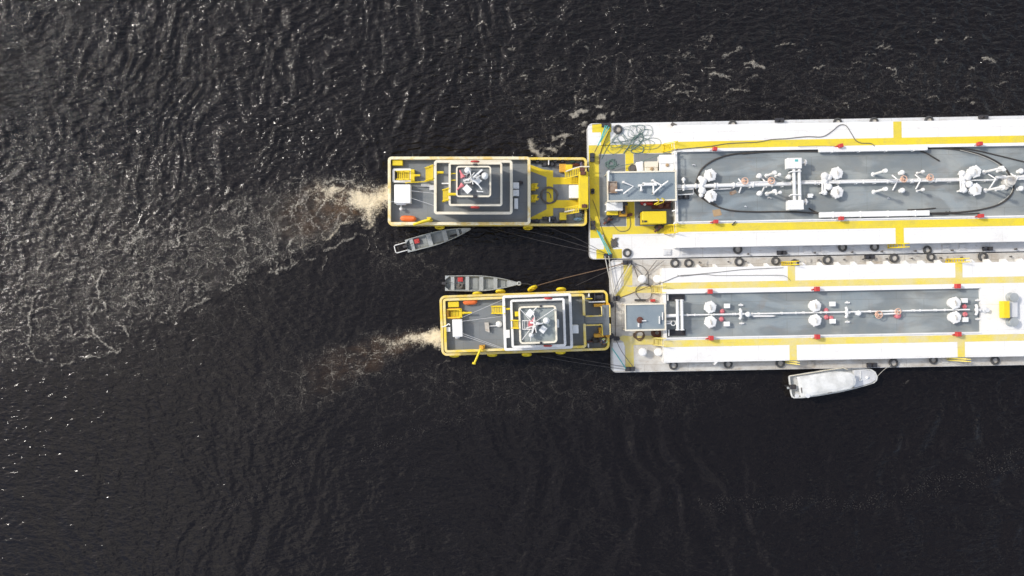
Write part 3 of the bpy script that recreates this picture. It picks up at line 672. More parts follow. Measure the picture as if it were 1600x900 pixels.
for a in ((1096, 288, 1094.5, 279, .5, .15), (1096, 290, 1098.5, 283, .6, .2), (1096, 294, 1097, 298, .6, .2), (1097, 296, 1095.5, 305, .5, .12),
          (1289, 284, 1288.5, 275, .6, .2), (1289, 284, 1295, 277, .55, .17), (1290, 288, 1295, 292, .55, .18), (1288.5, 288, 1288.5, 301, .5, .14), (1284.5, 273, 1285, 301, .6, .08),
          (1503, 280, 1503, 271, .6, .17), (1504, 280, 1511, 276, .55, .22), (1511, 275, 1517, 270, .5, .25), (1505, 285, 1514, 288, .55, .19), (1505, 285, 1506, 297, .55, .16), (1500, 269, 1501.5, 298, .6, .09)):
    neck(a[0], a[1], a[2], a[3], ZG + a[4], a[5], b1)
# loading manifold
for bx_, lg in (((1230.5, 246.5, 1253, 263), ((1234, 250), (1249, 250))), ((1232, 312.5, 1256, 327.3), ((1236, 323), (1252, 323)))):
    mf = MB(); mf.box(FB, *bx_, ZG + .5, ZG + 1.3)
    for x, y in lg: c = P(x, y, ZG + .9); mf.wbox((c.x, c.y, ZG + .25), (.12, .12, .5))
    mf.build('drip_box', M['white'], b1, .03)
for xa, xb in ((1240.3, 1241.6), (1248.6, 1249.9)): t = MB(); t.tube([P(xa, 262, ZG + 1.0), P(xb, 314, ZG + 1.0)], .155, 10); t.build('manifold_pipe', M['white'], b1)
for x0, y0, x1, y1 in ((1232, 270.5, 1252, 267.5), (1233, 306.5, 1252, 304.8)):
    t = MB(); t.tube(spline([P(x0, y0, ZG + .9), P(x0 + 5, y0 - 2.4, ZG + 1.2), P(x1, y1, ZG + 1.2)]), .06, 6); t.build('manifold_brace', M['white'], b1)
for x, y in ((1257, 254), (1258, 315.5)):
    t = MB(); c = P(x, y, ZG + .9); t.lathe((c.x - .35, c.y, ZG + .9), [(.12, 0), (.12, .35), (.3, .36), (.3, .45), (.12, .46), (.12, .6)], 12, axis='x'); t.build('flange', M['white2'], b1)
g = MB(); g.box(FB, 1242, 249, 1247, 252.5, ZG + 1.305, ZG + 1.32); g.build('sign', M['teal'], b1)
for x, y, h in ((1198, 275, 2.4), (1198.5, 303, 2.3), (1364.5, 272.5, 2.6), (1365.5, 300, 2.5), (1538, 269, 2.9), (1540, 297.5, 2.8)):
    c = P(x, y, ZG); t = MB(); t.lathe((c.x, c.y, ZG), [(.22, 0), (.12, .1), (.105, 2.0 * h / 2.4), (.19, 2.05 * h / 2.4), (.19, h)], 12); t.build('vent_post', M['white'], b1)
for x, y in ((1212, 275.4), (1213, 302.8), (1433, 270.6), (1433, 298.3), (1558, 268), (1556, 297)): vent_post(x, y, ZG, .9, b1, .06, 'hat')
for x, y in ((1184, 276), (1184.5, 303), (1405.5, 271), (1406, 298.5), (1590, 268.5), (1590, 295.5), (1230, 277.5)): vent_post(x, y, ZG, .5, b1, .08, 'ball')
for x, y in ((1068, 281), (1068, 293)):
    t = MB(); a = P(x, y - 4, ZG + .8); b_ = P(x, y + 5, ZG + .8); t.tube([a, b_], .09, 8); t.ball(a.lerp(b_, .4), .2, 8); t.build('hand_valve', M['white'], b1)
t = MB(); t.tube([P(1058, 304.3, ZG + .5), P(1083, 303.4, ZG + .5), P(1083.5, 295, ZG + .5), P(1058, 296, ZG + .5)], .06, 6); t.build('guard_rail', M['white'], b1)
t = MB(); c = P(1068, 307.5, ZG + .3)
for dx in (-.3, .25): t.ball((c.x + dx, c.y, ZG + .25), .26, 8)
t.wbox((c.x, c.y, ZG + .1), (1.1, .4, .2)); t.build('pump', M['dark'], b1)
for x, y, s_ in ((1202, 298 + 11.5, 3), (1165, 323, 1.6), (1388, 310, 1.5), (1084, 258, 2.5), (1265, 305, 0)):
    if s_: t = MB(); t.tube([P(x - s_, y, ZG + .15), P(x, y - 1, ZG + .2), P(x + s_, y + .5, ZG + .15)], .05, 5); t.build('lashing_eye', M['white2'], b1)
t = MB(); c = P(1573, 284, ZG); t.lathe((c.x, c.y, ZG), [(.55, 0), (.55, .5), (.42, .6), (.42, .8), (.2, .82)], 14); t.build('tank_hatch', M['whitedirty'], b1)
t = MB(); t.prism([(1563, 291), (1573, 286), (1578, 292), (1572, 297)], ZG, ZG + .3); t.build('hatch_cover', M['whitedirty'], b1)
for x, y, ww, hh in ((947, 195.2, 14, 6.5), (925.3, 246, 7.5, 13.5), (926, 299, 6, 6.5), (926.5, 352, 7.5, 14), (950, 399.6, 13.5, 7), (1218, 187.6, 14.5, 6.5), (1537, 182.6, 15, 6), (1221.5, 394.8, 15, 6), (1543.5, 388.6, 16, 6)):
    bollard(FB, x, y, ww, hh, ZD + .02, b1)
t = MB(); t.box(Frame(-30, 0, 0), 1049, 192.5, 1058, 196.5, ZD + .02, ZD + .4); t.build('fairlead', M['cable'], b1)
for x, y in ((1071, 393), (1263, 390.5), (1290, 389.5), (1479, 387), (1505, 386), (1043, 394), (1068, 397 - 2)): 
    if x != 1068: deck_hatch(x, y, 6.5, FB, ZD + .02, b1)
for k in range(14):
    x = 1175 + k * 52 + random.uniform(-8, 8); y = FB.pt(x, 401.5)[1]; c = P(x, y, ZD); t = MB(); t.lathe((c.x, c.y, ZD), [(.06, 0), (.06, .3), (.1, .32), (.1, .36)], 8); t.build('air_pipe', M['cable'], b1)

# second barge
b2 = empty('tank_barge', P(1330, 492, 0), 'smaller weathered tank barge, lower of the two, with windlass at its right', 'barge', 'tank barges lashed side by side')
mb = MB(); mb.prism(rrect(FB, 951.5, 406.6, XR, 582.6, 6), -1.0, ZD, ZD); mb.build('hull', M['white2'], b2)
dk = MB(); dk.mi = 0; dk.sheet(rrect(FB, 951.9, 407, XR - 2, 582.2, 5.6), ZD + e); dk.mi = 1
for x0, y0, x1, y1 in ((972, 415, 985.5, 447), (984, 449, 1032, 459), (984, 526, 1032, 540), (972.5, 540, 985.5, 576)): dk.csheet(FB, x0, y0, x1, y1, ZD + 2 * e)
dk.sheet([(974, 446), (988, 449), (988, 457), (966, 468), (960, 463)], ZD + 3 * e)
dk.sheet([(964, 528), (974, 524), (989, 526), (989, 540), (976, 541), (974, 534)], ZD + 3 * e)
dk.mi = 2
dk.csheet(FB, 952.5, 410, 968, 457, ZD + 2 * e); dk.csheet(FB, 953.5, 536, 971.5, 580, ZD + 2 * e)
dk.build('painted_deck', [M['whitedirty'], M['yellowpale'], M['white']], b2)
trunk(b2, 1032.5, 421, XR - 8, 568.8, 1038, 461.5, 1528.5, 529.6, [(1032.7, 444, XR - 8, 454), (1032.7, 534, XR - 8, 544.6)], [(1228.5, 421.2, 1240, 444.5), (1490.3, 421.2, 1501.5, 444.5), (1229.0, 544.2, 1240.3, 568.6), (1491.5, 544.2, 1503, 568.6)])
h2 = empty('deckhouse', P(1008, 494, ZD), 'small blue-grey roofed deckhouse with pale yellow rim on the smaller barge', 'deckhouse')
rail_roof(h2, 972.5, 475.6, 1037.0, 518.2, 3.3, 'cream', 'greyroof')
t = MB(); c = P(1000, 500, 3.4); t.lathe((c.x, c.y, 3.3), [(.3, 0), (.3, .12), (.15, .16), (.15, .3)], 14); t.build('roof_vent', M['rust'], h2)
for x0, y0, x1, y1 in ((1002, 500.5, 1010, 502), (997, 505, 999, 511), (1030, 494, 1031.3, 506), (1035, 488, 1036.2, 500)):
    t = MB(); t.box(F0, x0, y0, x1, y1, 3.302, 3.55); t.build('pipe_stub', M['white'], h2)
stairs(FB, 1019, 446.5, 1036, 457.5, ZD, ZT, b2, mat='yellowpale'); stairs(FB, 1021, 528, 1036.5, 539, ZD, ZT, b2, mat='yellowpale')
stairs(FB, 1224, 409, 1240, 414, ZD, ZT, b2, n=7); stairs(FB, 1482, 404.5, 1501, 410, ZD, ZT, b2, n=7)
stairs(FB, 1230, 564, 1241, 567.5, ZD, ZT, b2, n=6, mat='yellowpale'); stairs(FB, 1484, 559.5, 1503, 563, ZD, ZT, b2, n=7, mat='yellowpale')
for x, y in ((1003.5, 436), (1027.5, 436), (1004.5, 550), (1029, 550)):
    t = MB(); c = P(x, y, ZD + .8); t.lathe((c.x, c.y, ZD + .01), [(.25, 0), (.25, .55), (.4, .6), (.4, .78), (.3, .86), (.05, .9)], 18); t.build('ventilator', M['white'], b2)
for x in (1090, 1116, 1172, 1197, 1254, 1281, 1308, 1334, 1360, 1386, 1414, 1440, 1467, 1518, 1544, 1570, 1596): gusset(FB, x, 421, 5, b2)
gusset(FB, 1113, 568.8, 5, b2, -1)
pipe(1040, 493.6, 1056, 493.0, ZG + .6, .16, b2); pipe(1056, 492.6, 1205, 489.7, ZG + .45, .075, b2, flange=4, supports=4)
pipe(1205, 489.7, 1515, 483.6, ZG + .45, .075, b2, flange=7, supports=9); pipe(1372, 491.2, 1404, 489.6, ZG + .45, .085, b2)
for x in (1058.2, 1065.2): t = MB(); t.tube([P(x, 468, ZG + .8), P(x + .9, 516, ZG + .8)], .14, 10); t.tube([P(x, 468.3, ZG + .8), P(x, 469.5, ZG + .8)], .22, 10); t.tube([P(x + .9, 514.5, ZG + .8), P(x + .9, 516, ZG + .8)], .22, 10); t.build('manifold_pipe', M['white'], b2)
t = MB(); t.tube([P(1041, 502, ZG + .5), P(1056, 501.6, ZG + .5)], .05, 6); c = P(1052, 505, ZG + .5)
t.tube([(c.x + .22 * math.cos(a * .524), c.y + .22 * math.sin(a * .524), ZG + .5) for a in range(12)], .05, 6, True); t.tube([P(1041, 505.5, ZG + .5), P(1049, 505, ZG + .5)], .09, 6); t.build('hand_valve', M['white'], b2)
for x0, y0, x1, y1 in ((1043, 460.5, 1070, 470), (1045, 514.5, 1071.5, 524.5)):
    t = MB(); t.box(FB, x0, y0, x1, y1, ZG + .004, ZG + .02); t.ring(Frame(0, 0, 0), x0 + .5, y0 + .6, x1 - .5, y1 - .3, .5, .8, ZG + .004, ZG + .22); t.build('drip_tray', M['dark'], b2)
t = MB(); t.tube([P(1043.5, 460, ZG + .3), P(1043.8, 470, ZG + .3)], .06, 6); t.tube([P(1045, 515, ZG + .3), P(1045.2, 525, ZG + .3)], .06, 6); t.build('guard_rail', M['white'], b2)
for x, y in ((1110, 480), (1110.5, 503), (1274, 478), (1274.5, 500.5), (1492.5, 473.5), (1493, 496)): dome(x, y, ZG, b2, 18.5, 18, 14)
for x, y in ((1136.5, 478), (1136, 506.3), (1301.5, 475), (1301.8, 502), (1508, 469.5), (1509, 499.5)):
    t = MB(); t.box(FB, x - 4.4, y - 3.6, x + 4.4, y + 3.6, ZG + .25, ZG + .55); t.box(FB, x - 2.5, y - 2, x + 2.5, y + 2, ZG, ZG + .25); t.build('gauge_box', M['plastic'], b2, .02)
for x, y in ((1157.5, 476.7), (1159, 505.4), (1324, 473), (1324, 503), (1527.5, 469.3), (1528, 498.6)):
    t = MB(); t.tube([P(x - 3.5, y, ZG + .2), P(x + 3.5, y + .1, ZG + .2)], .08, 6); t.lathe(tuple(P(x, y, ZG)), [(.15, 0), (.08, .2)], 8); t.build('cleat', M['white'], b2)
for x, y in ((1156.7, 490.5), (1322.3, 488), (1525.5, 484)):
    t = MB(); t.tube(spline([P(x - .8, y - 8, ZG + .5), P(x + 1, y - 4, ZG + .6), P(x + .3, y, ZG + .6), P(x + 1, y + 4, ZG + .6), P(x - .8, y + 8, ZG + .5)]), .13, 8); t.tube([P(x, y, ZG + .6), P(x + 6, y, ZG + .5)], .1, 8); c = P(x, y, ZG); t.lathe((c.x, c.y, ZG), [(.2, 0), (.12, .6)], 8); t.build('pipe_tee', M['white'], b2)
for x, y in ((1166.5, 491), (1338, 489)): vent_post(x, y, ZG, .5, b2, .09, 'ball', 'plastic')
t = MB(); t.prism([(1171, 491.2), (1176, 492.2), (1207, 492.6), (1213, 493.8), (1206, 495), (1178, 495.3)], ZG, ZG + .35); t.build('pipe_cover', M['white'], b2)
valve(1370, 491.5, ZG + .3, b2, r=.34); valve(1400, 486.5, ZG + .3, b2, r=.28)
t = MB(); c = P(1400.5, 493, ZG); t.lathe((c.x, c.y, ZG), [(.28, 0), (.28, .4), (.12, .5)], 10); t.build('valve', M['pinkred'], b2)
for x, y in ((1128, 486.5), (1127, 498.5), (1290, 485), (1298, 497), (1290.5, 495.5), (1506, 479), (1507, 491)):
    t = MB(); c = P(x, y, ZG); t.lathe((c.x, c.y, ZG), [(.2, 0), (.24, .12), (.1, .2), (.1, .35)], 10); t.build('sounding_pipe', M['pinkred'], b2)
t = MB(); t.lathe((P(1366, 0, 0).x - 1.0, P(0, 493, 0).y, ZG), [(.12, 0), (.12, .3)], 8); t.build('sounding_pipe', M['tarpt'], b2)
for x, y, ww, hh in ((980.5, 409.8, 15, 7), (963.5, 466, 9, 8), (963.5, 529, 8, 6.5), (984.5, 576.5, 15, 6.5), (1359, 401.5, 16, 6.2), (1362.5, 570.8, 16, 6.5)): bollard(FB, x, y, ww, hh, ZD + .02, b2)
for x, y in ((1100.5, 412), (1263, 408.5), (1475, 404), (1078, 569.5), (1268, 567.3), (1477, 563.5)): deck_hatch(x, y, 5.5, FB, ZD + .02, b2, 'whitedirty')
for k in range(16):
    x = 1095 + k * 37 + random.uniform(-8, 8); y = FB.pt(x, 413)[1]; c = P(x, y, ZD); t = MB(); t.lathe((c.x, c.y, ZD), [(.05, 0), (.05, .25), (.09, .27), (.09, .31)], 8); t.build('air_pipe', M['cable'], b2)
t = MB(); t.box(F0, 992, 467.5, 1009, 470, ZD + .02, ZD + .3); t.build('mooring_bar', M['dark'], b2)
wn = empty('windlass', P(1578, 484, ZT), 'windlass with yellow guard and two grey drums on the white deck at the right', 'windlass')
t = MB(); t.box(FB, 1568.5, 470.5, 1578, 497, ZT + .25, ZT + 1.0); t.build('guard', M['yellow'], wn, .03)
t = MB(); t.box(FB, 1577.5, 471, 1590.5, 496, ZT + .012, ZT + .5); t.build('housing', M['white2'], wn, .05)
for y in (464.5, 503):
    t = MB(); c = P(1583, y, ZT + .5); t.lathe((c.x, c.y, ZT + .01), [(.45, 0), (.45, .08), (.26, .15), (.26, .5), (.42, .6), (.42, .68)], 18); t.build('drum', M['alu'], wn)
t = MB(); c = P(1539, 484.3, ZT); t.lathe((c.x, c.y, ZT + .01), [(.3, 0), (.3, .1), (.2, .15), (.2, .45)], 12); t.build('air_pipe', M['white2'], b2)

# ------------------------------------------------------------------ pusher tugs
def fender(fr, x, y, z, root, hor=True):
    mb = MB(); c = P(x, y, z); pts = []
    for k in range(18):
        a = k * 2 * math.pi / 18; pts.append((c.x + .36 * math.cos(a), c.y + (.10 * math.sin(a)), z - .1 + .36 * math.sin(a)))
    mb.tube(pts, .13, 8, True); return mb.build('fender_tyre', M['yellow'], root)

def build_tug(fr, root, hull, lv, main_r=6.0, windows=True):
    x0, y0, x1, y1 = hull
    mb = MB(); mb.prism(rrect(fr, x0 + 3, y0 + 3, x1 - 3, y1 - 3, main_r), -1.0, 1.15, 1.9); mb.build('hull', M['dark'], root)
    mb = MB(); mb.prism(rrect(fr, x0 + 1.6, y0 + 1.6, x1 - 1.6, y1 - 1.6, main_r), 1.152, 1.2, 1.9); mb.build('main_deck', M['grey'], root)
    mb = MB(); mb.ring(fr, x0 + .6, y0 + .6, x1 - .6, y1 - .6, main_r, 2.2, .55, 1.9, 1.9); mb.build('bulwark', M['rim'], root)
    mb = MB(); mb.ring(fr, x0 - .6, y0 - .6, x1 + .6, y1 + .6, main_r + 1, 3.6, 1.9, 2.0, 2.0); mb.build('bulwark_cap', M['rim'], root)
    prev = 1.2
    for i, (lx0, ly0, lx1, ly1, r, wd, zf, zt, matr, matf) in enumerate(lv):
        gp = (496, 509.5) if (fr is F2 and i == 0) else None
        ins = 6.5 if i == 0 else 5.0
        mb = MB(); mb.prism(rrect(fr, lx0 + ins, ly0 + ins, lx1 - ins, ly1 - ins, 2), prev + .005, zf - .1, zt)
        wl = mb.build('deckhouse' if i < len(lv) - 1 else 'wheelhouse', M['white'] if i else M['cream'], root)
        n = max(2, int((lx1 - lx0) / 22)); zc = (prev + zf) / 2 + .15; hh = .38
        for k in range(n):
            xx = lx0 + ins + (lx1 - lx0 - 2 * ins) * (k + .5) / n
            for yy in (ly0 + ins, ly1 - ins):
                g = MB(); g.prism(rrect(fr, xx - 4.5, yy - .35, xx + 4.5, yy + .35), zc - hh, zc + hh, zt); g.build('window', M['glass'], wl)
        n2 = 3
        for k in range(n2):
            yy = ly0 + ins + (ly1 - ly0 - 2 * ins) * (k + .5) / n2
            g = MB(); g.prism(rrect(fr, lx1 - ins - .35, yy - 4, lx1 - ins + .35, yy + 4), zc - hh, zc + hh, zt); g.build('window', M['glass'], wl)
        mb = MB(); mb.prism(rrect(fr, lx0, ly0, lx1, ly1, r, .8), zf - .1, zf, zt); mb.build('upper_deck' if i < len(lv) - 1 else 'roof', M[matf], root)
        mb = MB(); mb.ring(fr, lx0, ly0, lx1, ly1, r, wd, zf - .14, zt, zt, cap=.9 if wd > 3 else .5, gap=gp); mb.build('rail', M[matr], root)
        prev = zf

# --- upper pusher
tg1 = empty('pusher_tug', P(762, 301, 0), 'longer pusher tug with cream rails and yellow push frame, upper of the two', 'pusher tug', 'pusher tugs behind the barges')
L1 = (3.4, 4.1); L2 = (5.4, 6.0); L3 = (7.0, 7.5); L4 = (8.6, 8.85)
build_tug(F1, tg1, (607.5, 246.5, 916.5, 352.5), [
    (606, 244.6, 829, 351.5, 6, 4.6, *L1, 'rimcream', 'grey'), (678, 250, 801, 335, 5, 4.3, *L2, 'cream', 'grey'),
    (701, 253.6, 785, 322, 4, 3.4, *L3, 'cream', 'grey'), (712.5, 259, 767.5, 308, 5, 2.6, *L4, 'cream', 'grey')])
for x, y in ((825, 355.5), (687, 354.5)): fender(F1, x, y, 1.2, tg1)
z1 = L1[0]
yd = MB(); zz = 1.2 + .008
for pts in ([(829, 257.5), (850, 265), (864.3, 266.5), (864.3, 277), (854, 277), (829, 267.5)], [(854, 277), (864.3, 277), (864.3, 326), (854, 326)], [(829, 340), (854, 327), (854, 326), (864.3, 326), (864.3, 337), (850, 340), (829, 349)],
            [(864.3, 277), (906, 277), (906, 288), (864.3, 288)], [(864.3, 312.5), (906, 312.5), (906, 325), (864.3, 325)]): yd.sheet(pts, zz); zz += .006
yd.build('deck_marking', M['yellow'], tg1)
kn = MB(); kn.box(F1, 904.5, 268, 919.5, 326, 1.22, 2.7); kn.build('push_knee', M['yellow'], tg1, .06)
for y in (271, 323): k2 = MB(); k2.box(F1, 917, y - 4, 920.3, y + 4, .9, 2.4, 2.4); k2.build('rubber_pad', M['dark'], tg1)
for (xa, ya), (xb, yb) in (((882, 274.5), (906, 267.5)), ((882, 330), (905, 326))):
    lad = MB(); a, b_ = P(xa, ya, 1.9), P(xb, yb, 2.6); d = Vector((0, .32, 0))
    for s_ in (-1, 1): lad.tube([a + d * s_, b_ + d * s_], .045, 6)
    for k in range(9): c = a.lerp(b_, (k + .5) / 9); lad.wbox((c.x, c.y, c.z), (.09, .6, .05))
    lad.build('ladder', M['yellow'], tg1)
for pts in ([(896, 263.5), (907, 260.5), (921, 260.5)], [(884, 268), (896, 263.5)], [(905, 326.5), (915, 325), (920, 323)], [(882, 331), (897, 328), (910, 325)]):
    t = MB(); t.tube([P(a, b, 2.3) for a, b in pts], .07, 6); t.build('fairlead_bar', M['cream'], tg1)
for x, y in ((909.5, 265), (911, 271), (913, 322)):
    t = MB(); c = P(x, y, 2.7); t.wbox((c.x, c.y, 2.8), (.5, .3, .2)); t.lathe((c.x, c.y, 2.8), [(.12, 0), (.12, .25), (.18, .27)], 8); t.build('cleat', M['rust'], tg1)
for x0, y0, x1, y1, h, mt, nm in ((889.5, 289, 904.3, 309.5, .9, 'plastic', 'locker'), (874, 256, 884.5, 268.5, .55, 'yelloworange', 'deck_box'), (884, 257, 894.5, 265.5, .8, 'yellow', 'deck_box'), (874.5, 332, 885, 343.5, .7, 'yellow', 'deck_box'), (830, 287, 837, 297, .8, 'yellow', 'winch'), (830, 304.5, 837, 315, .8, 'yellow', 'winch')):
    t = MB(); t.box(F1, x0, y0, x1, y1, 1.23, 1.23 + h)
    if nm == 'winch':
        c = P((x0 + x1) / 2, (y0 + y1) / 2, 1.5)
        t.lathe((c.x + .15, c.y - .25, 1.9), [(.3, 0), (.3, .08), (.2, .1), (.2, .42), (.3, .44), (.3, .52)], 12, axis='x', a1=math.pi / 2)
        t.tube([P(x1, (y0 + y1) / 2, 1.6), P(x1 + 5, (y0 + y1) / 2 + 1, 1.5)], .06, 6)
    t.build(nm, M[mt], tg1, .03)
for x, y in ((857, 257), (834, 252), (873, 251.5), (858, 341), (833, 345), (874, 348)):
    t = MB(); c = P(x, y, 1.5); t.wbox((c.x, c.y, 1.3), (1.3, .32, .12)); 
    for dx in (-.35, .35): t.lathe((c.x + dx, c.y, 1.25), [(.12, 0), (.12, .45), (.17, .47), (.17, .52)], 10)
    t.build('bollard', M['dark'], tg1)
for x, y in ((857, 254.5), (858.5, 343.5)): t = MB(); c = P(x, y, 1.5); t.wbox((c.x, c.y, 1.6), (.1, .45, .7)); t.build('bitt', M['white'], tg1)
def bundle(cx, cy, rx, ry, z, mat, label, name='tarpaulin', h=.35, n=16):
    mb = MB(); c = P(cx, cy, z + h); rx /= PX; ry /= PX; vs = [(c.x, c.y, z + h * 1.1)]; fs = []
    rings = 4
    for k in range(1, rings + 1):
        for j in range(n):
            a = j * 6.2832 / n; f = k / rings; q = 1 + random.uniform(-.18, .18)
            vs.append((c.x + rx * f * q * math.cos(a), c.y + ry * f * q * math.sin(a), z + h * (1 - f ** 3) * random.uniform(.7, 1.1) if k < rings else z))
    for j in range(n): fs.append([0, 1 + j, 1 + (j + 1) % n])
    for k in range(1, rings):
        for j in range(n): a = 1 + (k - 1) * n + j; b = 1 + (k - 1) * n + (j + 1) % n; fs.append([a, a + n, b + n, b])
    mb.add(vs, fs, False)
    return single(mb, name, M[mat], label, name.replace('_', ' '))
bundle(895, 251.5, 5, 3, 1.22, 'tarpt', 'crumpled teal tarpaulin by the upper bow rail of the longer tug')
bundle(909.5, 255.5, 3.5, 4.5, 1.22, 'tarpp', 'violet sheet bundled in the upper bow corner of the longer tug', 'sheet')
bundle(900, 257, 8, 3, 1.22, 'rust', 'dark brown heap of cordage beside the teal tarpaulin', 'rope_heap', .25)
bundle(904, 342.5, 8, 3.6, 1.22, 'tarpb', 'blue and white tarpaulin bundled in the lower bow corner of the longer tug')
bundle(912, 331, 4.2, 2.8, 1.22, 'dark', 'black cover heaped above the blue tarpaulin', 'cover', .4)
t = MB(); c = P(903, 335, 1.3)
t.tube([(c.x + .42 * math.cos(a * .35), c.y + .42 * math.sin(a * .35), 1.28) for a in range(18)], .04, 6, True); single(t, 'rope_ring', M['ropeg'], 'dark ring of cable above the blue tarpaulin on the foredeck', 'cable ring')
t = MB(); c = P(858, 305.5, 1.3); pts = []
for k in range(90): a = k * .21; rr = .83 - .0016 * k + .02 * math.sin(k); pts.append((c.x + rr * math.cos(a), c.y + rr * math.sin(a), 1.30 + .0009 * k))
pts += [(c.x + .6, c.y + .2, 1.34), (c.x + .35, c.y + .1, 1.34), (c.x + .1, c.y - .1, 1.33), (c.x, c.y - .35, 1.33)][:0]
t.tube(pts, .05, 6); t.tube(spline([(c.x - .45, c.y + .25, 1.35), (c.x - .1, c.y + .3, 1.35), (c.x + .12, c.y + .05, 1.35), (c.x + .15, c.y - .25, 1.35)]), .045, 6)
single(t, 'coiled_hose', M['cable'], 'round coil of dark hose on the yellow cross of the foredeck', 'hose')
# boat deck fittings
z = z1
def fit(tug, fr, nm, mt, x0, y0, x1, y1, za, zb, bv=.03):
    t = MB(); t.box(fr, x0, y0, x1, y1, za, zb); return t.build(nm, M[mt], tug, bv)
fit(tg1, F1, 'locker', 'yellow', 612.5, 250, 629, 258.3, z, z + .5)
def hatchway(tug, fr, x0, y0, x1, y1, z, mt='white', ang=None):
    cx, cy = (x0 + x1) / 2, (y0 + y1) / 2
    f = Frame(math.degrees(fr.a), cx, cy)
    t = MB(); t.ring(f, x0, y0, x1, y1, 3, 3.2, z + .002, z + .45); o = t.build('hatch_coaming', M[mt], tug)
    t = MB(); t.prism(rrect(f, x0 + 2.5, y0 + 2.5, x1 - 2.5, y1 - 2.5), z + .004, z + .02, z + .45); t.build('hatchway', M['dark'], tug)
    return o
hatchway(tg1, F1, 613, 263.3, 643, 285, z)
def ramp_steps(tug, fr, x0, y0, x1, y1, za, zb, n=7, mt='yellow', up='x', name='stair'):
    mb = MB(); zr = (za + zb) / 2; q = lrect(fr, x0, y0, x1, y1); A, B_, C_, D = [P(a, b, zr) for a, b in q]
    if up == '-x': A, B_, C_, D = B_, A, D, C_
    for k in range(n):
        t0, t1 = (k + .1) / n, (k + .78) / n; zz = za + (zb - za) * (k + 1) / n
        mb.wprism([A.lerp(B_, t0), A.lerp(B_, t1), D.lerp(C_, t1), D.lerp(C_, t0)], zz - .05, zz)
    for a, b in ((A, B_), (D, C_)):
        mb.tube([(a.x, a.y, za + .08), (b.x, b.y, zb)], .06, 6); mb.tube([(a.x, a.y, za + .7), (b.x, b.y, zb + .6)], .04, 6)
        for k in (0, .5, 1): c = a.lerp(b, k); h_ = za + (zb - za) * k; mb.tube([(c.x, c.y, h_), (c.x, c.y, h_ + .65)], .035, 6)
    return mb.build(name, M[mt], tug)
ramp_steps(tg1, F1, 620, 268.5, 641, 281, z + .03, z + .5)
fit(tg1, F1, 'hatch_lid', 'yellow', 641.5, 264.5, 647.5, 283.8, z + .02, z + .55)
def pole(tug, nm, mt, pts, z, r=.06):
    t = MB(); t.tube([P(a, b, z) for a, b in pts], r, 8); a = P(*pts[0], z); t.lathe((a.x, a.y, z - .3), [(r * 1.6, 0), (r * 1.2, .3)], 8); return t.build(nm, M[mt], tug)
pole(tg1, 'davit', 'yellow', [(648, 274), (656.5, 274)], z + .6, .1)
ramp_steps(tg1, F1, 663.5, 261.5, 679, 281.5, z + .1, L2[0] + .1, 8)
pole(tg1, 'hand_rail', 'yellow', [(634, 285.5), (663, 284), (679, 281)], z + .8, .045)
wb = MB(); wb.box(F1, 616, 288, 641.5, 317.5, z + .1, z + 1.0); wb.box(F1, 619, 316, 634, 320, z + .1, z + .6); wb.build('water_tank', M['plastic'], tg1, .06)
t = MB(); c = P(626.5, 326.5, z + .5); t.lathe((c.x, c.y, z), [(.05, 0), (.05, .45)], 8); t.ball((c.x, c.y, z + .5), .16, 10); t.tube([(c.x, c.y, z + .3), tuple(P(626.5, 319, z + .5))], .04, 6); t.build('vent_ball', M['plastic'], tg1)
def raft(tug, x0, y0, x1, y1, z, label, ang=0):
    mb = MB(); a, b = P(x0, y0, z), P(x1, y1, z); d = (b - a); n = 14; vs = []; L_ = d.length; u = d.normalized(); v = Vector((-u.y, u.x, 0))
    for i in range(n + 1):
        t = i / n; rr = .27 * math.sqrt(max(0, 1 - (2 * t - 1) ** 4)) + .02; c = a + u * (L_ * t)
        for k in range(12): an = k * math.pi / 6; vs.append(c + v * math.cos(an) * rr + Vector((0, 0, 1)) * (math.sin(an) * rr + .28))
    fs = [[i * 12 + k, i * 12 + (k + 1) % 12, (i + 1) * 12 + (k + 1) % 12, (i + 1) * 12 + k] for i in range(n) for k in range(12)]
    fs = [f[::-1] for f in fs]
    mb.add(vs, fs, True); mb.tube([a + u * (L_ * .12) + Vector((0, 0, .52)), b - u * (L_ * .12) + Vector((0, 0, .52))], .05, 6)
    return single(mb, 'life_raft', M['orange'], label, 'life raft', 'orange life rafts on the tugs')
raft(tg1, 626, 341.5, 651, 342.5, z, 'orange life raft float by the lower rail of the longer tug')
t = MB(); t.tube([P(646, 351, z + 1.0), P(660, 346, z + 1.2), P(672, 343, z + 1.2)], .12, 8); t.tube([P(652, 350, z + .9), P(676, 344, z + .9)], .07, 6); c = P(671, 343, z + .5); t.wbox((c.x, c.y, z + .55), (.35, .35, 1.1)); t.build('davit', M['yellow'], tg1)
for pts in ([(641, 309), (678, 321)], [(641, 298), (678, 302)], [(608, 315), (616, 315)]):
    t = MB(); t.tube([P(a, b, z + 1.1) for a, b in pts], .018, 5); t.build('stay_wire', M['white2'], tg1)
fit(tg1, F1, 'bench', 'white2', 657.5, 288, 673, 291.5, z, z + .25); fit(tg1, F1, 'bench', 'white2', 671, 289, 678, 297, z, z + .3)
z = L2[0]
pole(tg1, 'davit', 'yellow', [(682, 269.3), (693, 269.5)], z + .4, .12); fit(tg1, F1, 'vent_box', 'plastic', 690, 285.6, 701, 287.6, z, z + .3)
ramp_steps(tg1, F1, 691, 296.5, 703, 314, z + .1, L3[0] + .1, 6)
z = L3[0]; pole(tg1, 'davit', 'yellow', [(702, 303.5), (714, 303.5)], z + .6, .12)
for y in (271, 281.5): pole(tg1, 'hand_rail', 'yellow', [(705, y), (712, y)], z + .3, .045)
